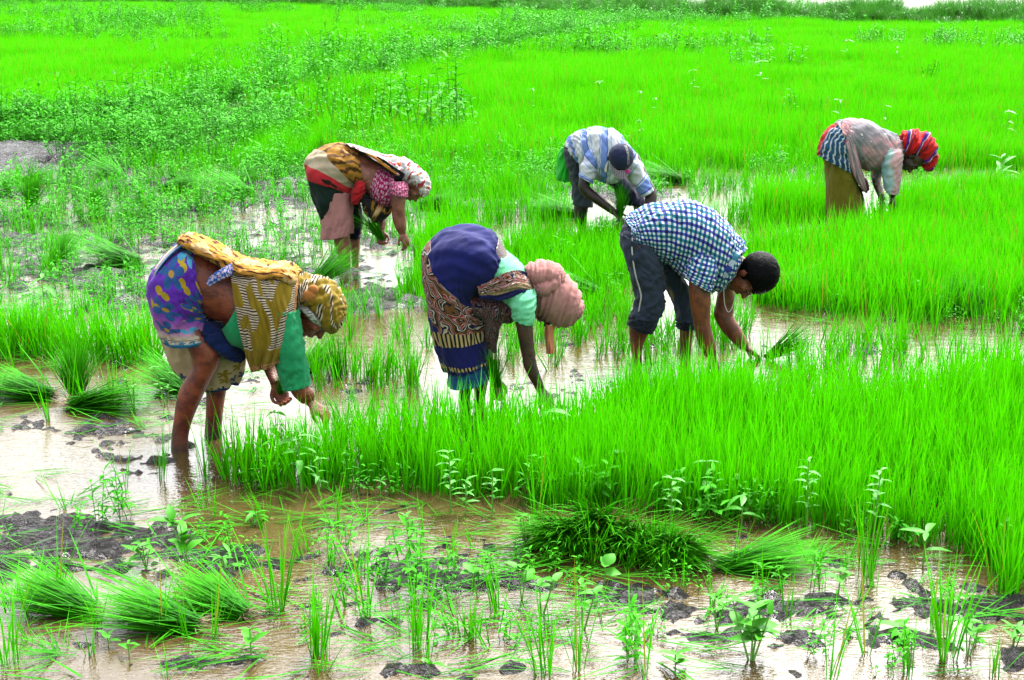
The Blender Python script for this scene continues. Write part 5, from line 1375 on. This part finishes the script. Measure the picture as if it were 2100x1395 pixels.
def put_child(name, me, parent, loc=(0, 0, 0), rot=(0, 0, 0), scl=(1, 1, 1)):
    o = bpy.data.objects.new(name, me); COL.objects.link(o); o.parent = parent
    o.location = loc; o.rotation_euler = rot; o.scale = scl
    return o
BUNDLES = 'cut bundles of rice seedlings'
def bundle(px, py, deg, k, kind, label, z=0.0, roots=True, tilt=0.0, kz=1.0):
    g = gp(px, py)
    e = empty('rice_bundle', (g.x, g.y, z - .035), label, 'rice bundle', BUNDLES)
    e.rotation_euler = (0, -tilt, math.radians(deg)); e.scale = (k, k, k * kz)
    put_child('blades', B_MESH[kind], e)
    if roots: put_child('roots', random.choice(R_MESH), e)
    return e
for a in [
    (1225, 1098, -98, 1.12, 'heap', 'large dark bundle with tips towards the viewer, biggest at the foreground rice edge', .03, False, 0, 1.00),
    (1158, 1105, -112, .95, 'heap', 'dark bundle forming the left end of the foreground heap by the rice edge', .02, False, 0, 0.96),
    (1305, 1118, -76, .95, 'heap', 'middle bundle of the foreground heap, wedged beside the largest dark one', .02, False, 0, 0.96),
    (1385, 1135, -82, .88, 'heap', 'spiky dark bundle at the right end of the foreground heap', .02, False, 0, 1.02),
    (1478, 1165, 3, 1.0, 'lying', 'bundle lying flat with its tips spread right and roots by the foreground heap', .02, True, 0, 1.07),
    (1655, 1150, 20, .8, 'loose', 'loose scatter of cut blades just right of the flat foreground bundle', .01, False, 0, 1.00),
    (400, 1290, 168, 1.0, 'lying', 'long bundle lying with tips leftward in the lower left water', .03, True, 0, 1.18),
    (190, 1262, 158, .98, 'lying', 'bundle at the lower left picture edge, tips running out of view', .03, True, 0, 1.18),
    (500, 1265, 148, .85, 'lying', 'short bundle below the leafy lower left weed, butt towards the middle', .03, True, 0, 1.21),
    (120, 1345, 175, .75, 'loose', 'thin loose bundle under the two lower left ones', .01, False, 0, 1.00),
    (155, 808, 100, 1.0, 'upright', 'bundle standing upright and fanned, left of the old woman', .0, False, -.15, 1.00),
    (150, 838, -2, 1.15, 'lying', 'long bundle lying between the upright bundle and the old woman\'s leg', .03, True, 0, 1.31),
    (395, 815, 140, 1.05, 'lying', 'bundle lying directly behind the old woman\'s near leg', .03, False, .1, 1.21),
    (105, 818, 172, 1.1, 'lying', 'bundle at the left picture edge beside the upright bundle', .03, True, 0, 1.21),
    (105, 545, 70, 1.25, 'raised', 'tilted dark bundle on mud at the far left beyond the standing seedlings', .0, True, 0, 1.00),
    (285, 548, 172, 1.35, 'lying', 'wide dark bundle lying left of the old woman\'s hips', .03, True, 0, 1.35),
    (65, 425, 90, 1.2, 'upright', 'small round dark bundle alone in the upper left water', .0, False, 0, 0.90),
    (195, 436, 90, 1.0, 'upright', 'smallest dark bundle, right of the round one in upper left water', .0, False, 0, 0.90),
    (515, 405, 150, 1.45, 'lying', 'bundle with drooping tips lying left of the ochre sari', .04, False, 0, 1.24),
    (330, 395, 25, 1.4, 'lying', 'bundle lying left of the drooping one, tips to the right', .03, False, 0, 1.18),
    (250, 372, 140, 1.5, 'lying', 'bright bundle by the dark mud at the upper left', .03, False, 0, 1.21),
    (40, 375, 12, 1.2, 'lying', 'bundle under the dark earth at the upper left picture edge', .03, False, 0, 1.14),
    (640, 590, 38, 1.05, 'lying', 'bundle with raised tips behind the olive headscarf', .03, False, .35, 1.21),
    (610, 770, 40, 1.0, 'raised', 'bundle half hidden behind the old woman\'s green sleeve', .0, False, 0, 1.04),
    (1190, 450, 175, 1.3, 'lying', 'bundle lying in front of the grey shorts', .04, False, 0, 1.21),
    (1085, 440, 20, 1.2, 'lying', 'bundle in the water left of the grey shorts', .04, False, 0, 1.14),
    (1400, 378, 175, 1.4, 'lying', 'bundle lying right of the striped polo against the field edge', .04, False, 0, 1.24),
    (860, 430, 10, 1.2, 'lying', 'bundle under the face of the woman with the white floral scarf', .04, False, 0, 1.28),
    (1230, 612, 160, 1.2, 'lying', 'bundle lying left of the checked man\'s rolled cuff', .04, False, 0, 1.18),
    (1560, 618, 15, 1.2, 'lying', 'bundle lying at the bed edge right of the checked man\'s face', .04, False, 0, 1.21),
    (2000, 650, 100, 1.2, 'raised', 'tilted bundle at the right picture edge by the middle bed', .0, True, 0, 1.07),
]: bundle(*a)

def held(p, d, k, label, roots=True):
    """bundle gripped in a fist: butt at p, blades along d"""
    e = empty('rice_bundle', tuple(p), label, 'rice bundle', BUNDLES)
    q = Vector(d).to_track_quat('Z', 'X'); e.rotation_mode = 'QUATERNION'; e.rotation_quaternion = q; e.scale = (k, k, k)
    put_child('blades', B_MESH['held'], e)
    if roots: put_child('roots', R_MESH[0], e, (0, 0, .02), (0, -math.pi / 2, 0), (.9, .6, .6))
    return e
c4 = Ctx(600, 270, 4.65, (500, 1290)); c5 = Ctx(1120, 240, 5.3654, (380, 1325)); c2 = Ctx(840, 440, 3.4026, (385, 1352)); c3 = Ctx(1250, 400, 3.8756, (215, 1345)); c1 = Ctx(280, 460, 2.969, (262, 1335))
held(c4.p(862, 1030, -.03), c4.p(690, 790, -.10) - c4.p(862, 1030, -.03), 1.0, 'bundle held in the left fist of the woman with the white floral scarf')
held(c5.p(815, 1120, -.50), c5.p(815, 760, -.45) - c5.p(815, 1120, -.50), .95, 'upright bundle gripped by the man in the striped polo')
held(c2.p(608, 1210, .0), c2.p(575, 900, -.08) - c2.p(608, 1210, .0), .9, 'upright bundle gripped low by the woman in the blue sari')
held(c3.p(1240, 1300, .08), c3.p(1620, 1060, .06) - c3.p(1240, 1300, .08), 1.05, 'slanting bundle in the far hand of the checked man', False)
held(c1.p(868, 1050, .0), c1.p(900, 900, -.05) - c1.p(868, 1050, .0), .6, 'small bundle in the old woman\'s far hand')

# ================================================================== single standing clumps
K_MESH = [blade_mesh('clump_blades', tuft_parts(k, rr, l0, l1, .0062, ln, .7, 6)) for k, rr, l0, l1, ln in
          ((16, .03, .22, .42, .16), (26, .035, .24, .40, .12), (9, .02, .25, .46, .2), (60, .06, .24, .36, .13), (12, .025, .14, .30, .3), (20, .03, .25, .45, .22))]
for me in K_MESH: me.materials.append(M['rice'])
K_DARK = K_MESH[3].copy(); K_DARK.materials.clear(); K_DARK.materials.append(M['bundle'])
CLUMPS = 'single clumps of standing rice'
for px, py, k, v, label in [
    (35, 715, 1.15, 3, 'dense standing clump at the left picture edge, behind the upright bundle'),
    (70, 720, 1.15, 3, 'dense tall clump second from the left edge in the standing row'),
    (140, 725, 1.0, 0, 'thin clump directly above the upright bundle\'s tips'),
    (205, 735, 1.0, 0, 'thin clump right of the upright bundle in the standing row'),
    (250, 730, 1.1, 1, 'straight clump in the middle of the standing row left of the violet sari'),
    (297, 725, 1.15, 3, 'dense clump of the standing row nearest the violet sari'),
    (695, 775, 1.0, 6, 'dense dark clump standing between the olive headscarf and the blue sari'),
    (775, 790, .95, 1, 'clump standing just left of the teal petticoat'),
    (835, 790, .9, 0, 'short clump touching the back of the teal petticoat'),
    (655, 800, .85, 0, 'small clump standing right of the old woman\'s green sleeve'),
    (1042, 405, 1.25, 3, 'dense clump standing alone in water between the two rear figures'),
    (1000, 410, 1.1, 0, 'thin clump just left of the lone dense one in the rear water'),
    (1085, 412, 1.1, 0, 'thin clump just right of the lone dense one in the rear water'),
    (570, 1255, 1.05, 5, 'tall arching clump in water below the old woman\'s feet'),
    (655, 1340, 1.0, 1, 'bushy clump at the bottom, right of the three lower left bundles'),
    (752, 1268, 1.05, 2, 'tall thin clump with a bent blade in the lower middle water'),
    (735, 1178, .9, 4, 'low splayed clump in brown water left of the foreground heap'),
    (858, 1330, .95, 1, 'bright clump at the bottom centre above the white reflection'),
    (955, 1310, .85, 4, 'short splayed clump at the bottom, right of the bright centre one'),
    (1115, 1385, 1.05, 5, 'broad clump cut by the bottom edge, below the centre weeds'),
    (1185, 1375, 1.0, 2, 'slim clump at the bottom edge beside the broad one'),
    (1320, 1385, .9, 2, 'slim pair of blades at the bottom edge left of the big leafy weed'),
    (1100, 1075, .9, 2, 'few blades standing in brown water left of the foreground heap\'s tips'),
    (1215, 1160, .7, 2, 'bent blades standing in front of the largest foreground bundle'),
    (1775, 1185, 1.0, 1, 'bright clump in front of the rice edge, right of the loose cut blades'),
    (1778, 1340, 1.05, 2, 'tall slim clump in white water right of the big leafy weed'),
    (1940, 1350, 1.25, 5, 'tallest dense clump in the lower right water'),
    (1912, 1290, .8, 2, 'few blades leaning beside the tallest lower right clump'),
    (2062, 1218, 1.1, 3, 'thick clump by the right picture edge in front of the rice'),
    (2040, 1385, .9, 4, 'splayed clump at the bottom right corner'),
    (1705, 1395, .9, 2, 'two pale blades at the bottom edge below the slim tall clump'),
    (20, 1360, 1.0, 5, 'arching clump at the bottom left corner'),
    (120, 1235, .9, 2, 'long single blades standing behind the lower left bundles'),
    (255, 1010, .75, 2, 'thin upright blades in the shallow water left of the old woman\'s feet'),
    (330, 985, .8, 0, 'thin clump between the old woman\'s near foot and the left mud'),
    (420, 985, .9, 0, 'clump standing in front of the old woman\'s far foot'),
    (330, 1300, .8, 2, 'tall blades rising through the long lower left bundle'),
    (440, 1310, .8, 2, 'tall blades rising at the butt of the long lower left bundle'),
    (455, 1230, .75, 4, 'short blades among the mud right of the leafy lower left weed'),
]:
    g = gp(px, py)
    o = bpy.data.objects.new('rice_clump', K_DARK if v == 6 else K_MESH[v]); COL.objects.link(o)
    o.location = (g.x, g.y, -.01); o.rotation_euler = (random.gauss(0, .06), random.gauss(0, .06), random.uniform(0, 6.28)); o.scale = (k, k, k)
    tag(o, label, 'rice clump', CLUMPS)

# ================================================================== broad-leaved weeds, leaf by leaf
def one_leaf(name, ratio, droop, mat, el=0.0):
    V, Q, T, C = leaf_parts(np.zeros((1, 3)), np.zeros(1), np.ones(1), np.full(1, ratio), np.full(1, el), np.full(1, droop), 6, np.array([.5]))
    me = raw_mesh(name, V, [Q], C); me.materials.append(mat)
    me.polygons.foreach_set('use_smooth', np.ones(len(me.polygons), bool))
    return me
L_MESH = {'broad': [one_leaf('broad_leaf', .46, d, M['weed']) for d in (.35, .7)], 'lance': [one_leaf('lance_leaf', .27, d, M['weed']) for d in (.4, .8)],
          'pale': [one_leaf('pale_leaf', .30, d, M['whiteweed']) for d in (.5, .9)], 'round': [one_leaf('round_leaf', .75, d, M['weed']) for d in (.2, .5)]}
WEEDS = 'broad-leaved weeds in the paddy'
def weed(px, py, label, h, leaf, L, n, branches=1, z=0.0, el=(.1, .7), tip=3, spread=.35):
    """stem(s) with leaves set round them; each leaf an object of its own"""
    g = gp(px, py)
    e = empty('leafy_weed', (g.x, g.y, z), label, 'weed', WEEDS)
    parts, spots = [], []
    for b in range(branches):
        a = random.uniform(0, 6.28) + b * 2.4; t = 0 if branches == 1 else random.uniform(.5, 1.0) * spread
        hh = h * random.uniform(.75, 1.0)
        top = np.array([math.cos(a) * t * hh + random.gauss(0, .03) * h, math.sin(a) * t * hh, hh * math.cos(t)])
        parts.append(stem_parts((0, 0, -.03), top, .0045 if h > .15 else .003, .002, segs=4, k=6))
        m_ = max(1, n // branches)
        for i in range(m_):
            q = .3 + .7 * (i + 1) / m_ if i < m_ - tip else 1.0
            spots.append((top * q, i * 2.399 + b + random.gauss(0, .25), q))
    V, Q, T, C = merge(*parts)
    link('stem', raw_mesh('stem', V, [Q], C), None, M['stem']).parent = e
    for p_, az, q in spots:
        l = L * random.uniform(.75, 1.15) * (1.0 if q < .99 else random.uniform(.6, 1.0))
        put_child('leaf', random.choice(L_MESH[leaf]), e, tuple(p_), (random.gauss(0, .2), -random.uniform(*el), az), (l, l, l))
    return e
for a in [
    (1540, 1355, 'big leafy weed with broad glossy leaves in the lower right white water', .22, 'broad', .105, 26, 4, 0, (-.1, .9)),
    (392, 1180, 'leafy weed with upright oval leaves on the mud above the lower left bundles', .22, 'broad', .105, 14, 2, .02, (.2, 1.1)),
    (300, 1165, 'low pale green weed tangled left of the upright oval-leaved one', .10, 'lance', .085, 16, 3, .02),
    (470, 1190, 'sprawling weed right of the upright oval-leaved one', .09, 'lance', .085, 14, 3, .02),
    (515, 1340, 'small oval-leaved seedling in the white water right of the lower left bundles', .10, 'broad', .075, 6, 1),
    (222, 1325, 'tiny light green seedling under the long lower left bundle, left one', .05, 'broad', .05, 5, 1),
    (265, 1345, 'tiny star-shaped seedling under the long lower left bundle, right one', .05, 'lance', .06, 6, 1),
    (620, 1010, 'tall weed with whitish drooping leaves at the left front of the rice', 0.378, 'pale', 0.102, 13, 1, 0, (-.1, .5)),
    (655, 1016, 'shorter weed with small leaves at the foot of the tall whitish one', 0.198, 'pale', 0.060, 8, 1),
    (570, 940, 'pale-leaved weed rising beside the old woman\'s hands', 0.288, 'pale', 0.093, 7, 1, 0, (-.1, .5)),
    (1120, 930, 'weed with large whitish leaves beside the blue-sari woman\'s near hand', 0.234, 'pale', 0.119, 8, 1, 0, (-.1, .4)),
    (745, 1012, 'small seedling at the rice edge below the blue sari', 0.072, 'pale', 0.051, 6, 1),
    (780, 1022, 'second small seedling at the rice edge, right below the blue sari', 0.090, 'pale', 0.055, 6, 1),
    (925, 1050, 'slender weed with stacked narrow leaves at the rice edge, left of centre', 0.297, 'pale', 0.064, 18, 1),
    (955, 1056, 'bushy short weed at the rice edge next to the slender stacked one', 0.198, 'pale', 0.064, 11, 1),
    (1010, 1056, 'slender weed at the rice edge above the floating blades', 0.243, 'pale', 0.060, 14, 1),
    (1375, 1078, 'slender weed with stacked leaves behind the right end of the foreground heap', 0.270, 'pale', 0.064, 15, 1),
    (1265, 1015, 'weed with one big rounded leaf inside the rice above the foreground heap', .22, 'round', .09, 4, 1, 0, (-.2, .6)),
    (1520, 1085, 'weed with a long horizontal leaf at the rice edge above the flat bundle', 0.162, 'pale', 0.119, 5, 1, 0, (-.1, .2)),
    (1450, 1040, 'weed with pale star of leaves in the rice right of the foreground heap', 0.216, 'pale', 0.093, 7, 1, 0, (.0, .4)),
    (1655, 1090, 'stacked pale weed at the rice edge above the loose cut blades', 0.324, 'pale', 0.064, 18, 1),
    (1790, 1110, 'stacked pale weed in the rice edge above the bright front clump', 0.324, 'pale', 0.060, 18, 1),
    (1892, 1160, 'plant with two long arching leaves standing in brown water at the right', .17, 'lance', .12, 4, 1, 0, (.1, .5)),
    (1240, 1200, 'bright two-leaved weed on mud in front of the foreground heap', .08, 'round', .07, 4, 1, .02, (.2, .8)),
    (1070, 1230, 'weed with round light leaves on the centre mud', .12, 'round', .075, 8, 2, .02),
    (1110, 1260, 'dark-stemmed weed over white water in the lower centre', .16, 'broad', .075, 9, 2),
    (1195, 1290, 'straggly dark-stemmed weed left of the centre right mud', .17, 'broad', .065, 10, 2),
    (980, 1225, 'small round-leaved weed left of the light-leaved centre one', .09, 'round', .06, 6, 2, .02),
    (880, 1390, 'single dark oval-leaved seedling at the bottom edge', .05, 'broad', .07, 3, 1, 0, (.3, 1.2)),
    (1385, 1375, 'small seedling at the bottom edge left of the big leafy weed', .06, 'broad', .07, 7, 1),
    (1985, 1345, 'leafy weed beside the tallest lower right clump', .12, 'broad', .08, 11, 3),
    (2075, 1340, 'bright leafy weed at the lower right picture edge', .13, 'lance', .09, 12, 3),
    (1470, 1290, 'low feathery weed left of the big leafy weed', .11, 'lance', .06, 14, 3, .02),
    (1845, 1310, 'flat pale-leaved weed left of the tallest lower right clump', .05, 'broad', .10, 8, 2, 0, (-.1, .3)),
    (1720, 1215, 'small dark weed on mud behind the slim tall clump', .07, 'broad', .07, 6, 1, .02),
    (1080, 1120, 'light feathery weed standing in brown water left of the foreground heap', .14, 'lance', .06, 16, 3),
    (840, 1105, 'light feathery weed in brown water below the rice edge', .11, 'lance', .06, 12, 3),
    (520, 1075, 'bright floating weed in brown water below the rice\'s left corner', .06, 'lance', .09, 12, 3, 0, (-.1, .5)),
    (90, 640, 'weed with big drooping leaves among the standing seedlings at the left', .30, 'pale', .15, 9, 1, 0, (-.1, .5)),
    (275, 840, 'thin-stemmed weed in front of the long lying bundle', .20, 'pale', .05, 10, 2),
    (340, 830, 'thin-stemmed weed beside the old woman\'s near shin', .24, 'pale', .055, 12, 2),
    (235, 300, 'silvery weed with drooping leaves on the upper left bund', 0.378, 'pale', 0.090, 9, 1, 0, (-.1, .5)),
    (310, 305, 'silvery weed right of the first one on the upper left bund', 0.378, 'pale', 0.090, 9, 1, 0, (-.1, .5)),
    (165, 285, 'silvery weed leaning at the left part of the bund', 0.405, 'pale', 0.101, 8, 1, 0, (-.1, .5)),
    (925, 240, 'pale broad weed sticking out of the field above the gap between the two rear figures', 0.495, 'pale', 0.138, 6, 1, 0, (-.1, .4)),
    (905, 262, 'pale weed lower left of the broad one in the middle field', 0.405, 'pale', 0.122, 7, 1, 0, (-.1, .4)),
    (1090, 245, 'pale three-leaved weed in the field left of the striped polo', 0.522, 'pale', 0.154, 5, 1, 0, (-.1, .3)),
    (1228, 225, 'pale three-leaved weed in the field above the striped polo', 0.558, 'pale', 0.162, 5, 1, 0, (-.1, .3)),
    (1310, 245, 'pale weed in the field right of the striped polo, left of a pair', 0.450, 'pale', 0.113, 5, 1, 0, (-.1, .3)),
    (1345, 250, 'pale weed in the field right of the striped polo, right of a pair', 0.450, 'pale', 0.113, 5, 1, 0, (-.1, .3)),
    (1318, 300, 'speckled pale weed close above the striped polo\'s shoulder', 0.405, 'pale', 0.073, 12, 2, 0, (-.1, .5)),
    (1720, 270, 'pale arching weed behind the faded pink shirt', 0.540, 'pale', 0.154, 5, 1, 0, (-.1, .5)),
    (1810, 285, 'pale arching weed left of the red turban', 0.495, 'pale', 0.113, 6, 1, 0, (-.1, .5)),
    (2065, 290, 'pale weed near the right picture edge above the red turban\'s level', 0.495, 'pale', 0.130, 6, 1, 0, (-.1, .4)),
    (2045, 400, 'star-leaved weed at the field edge right of the red turban', 0.450, 'lance', 0.210, 12, 1, 0, (.2, .8)),
    (1735, 130, 'pale weed high in the far right field', 0.765, 'pale', 0.223, 7, 1, 0, (-.1, .4)),
    (1840, 140, 'pale weed right of the highest one in the far field', 0.765, 'pale', 0.203, 7, 1, 0, (-.1, .4)),
    (1560, 190, 'pale weed in the far field above the checked man\'s head', 0.630, 'pale', 0.171, 6, 1, 0, (-.1, .4)),
    (1420, 205, 'pale weed in the far field between the polo and the pink shirt', 0.585, 'pale', 0.154, 6, 1, 0, (-.1, .4)),
    (900, 150, 'tall silvery weed where the bund crosses the middle of the field', 0.720, 'pale', 0.171, 12, 2, .1, (-.1, .5)),
    (960, 145, 'silvery weed right of the tallest one on the bund', 0.675, 'pale', 0.162, 10, 2, .1, (-.1, .5)),
]: weed(*a)
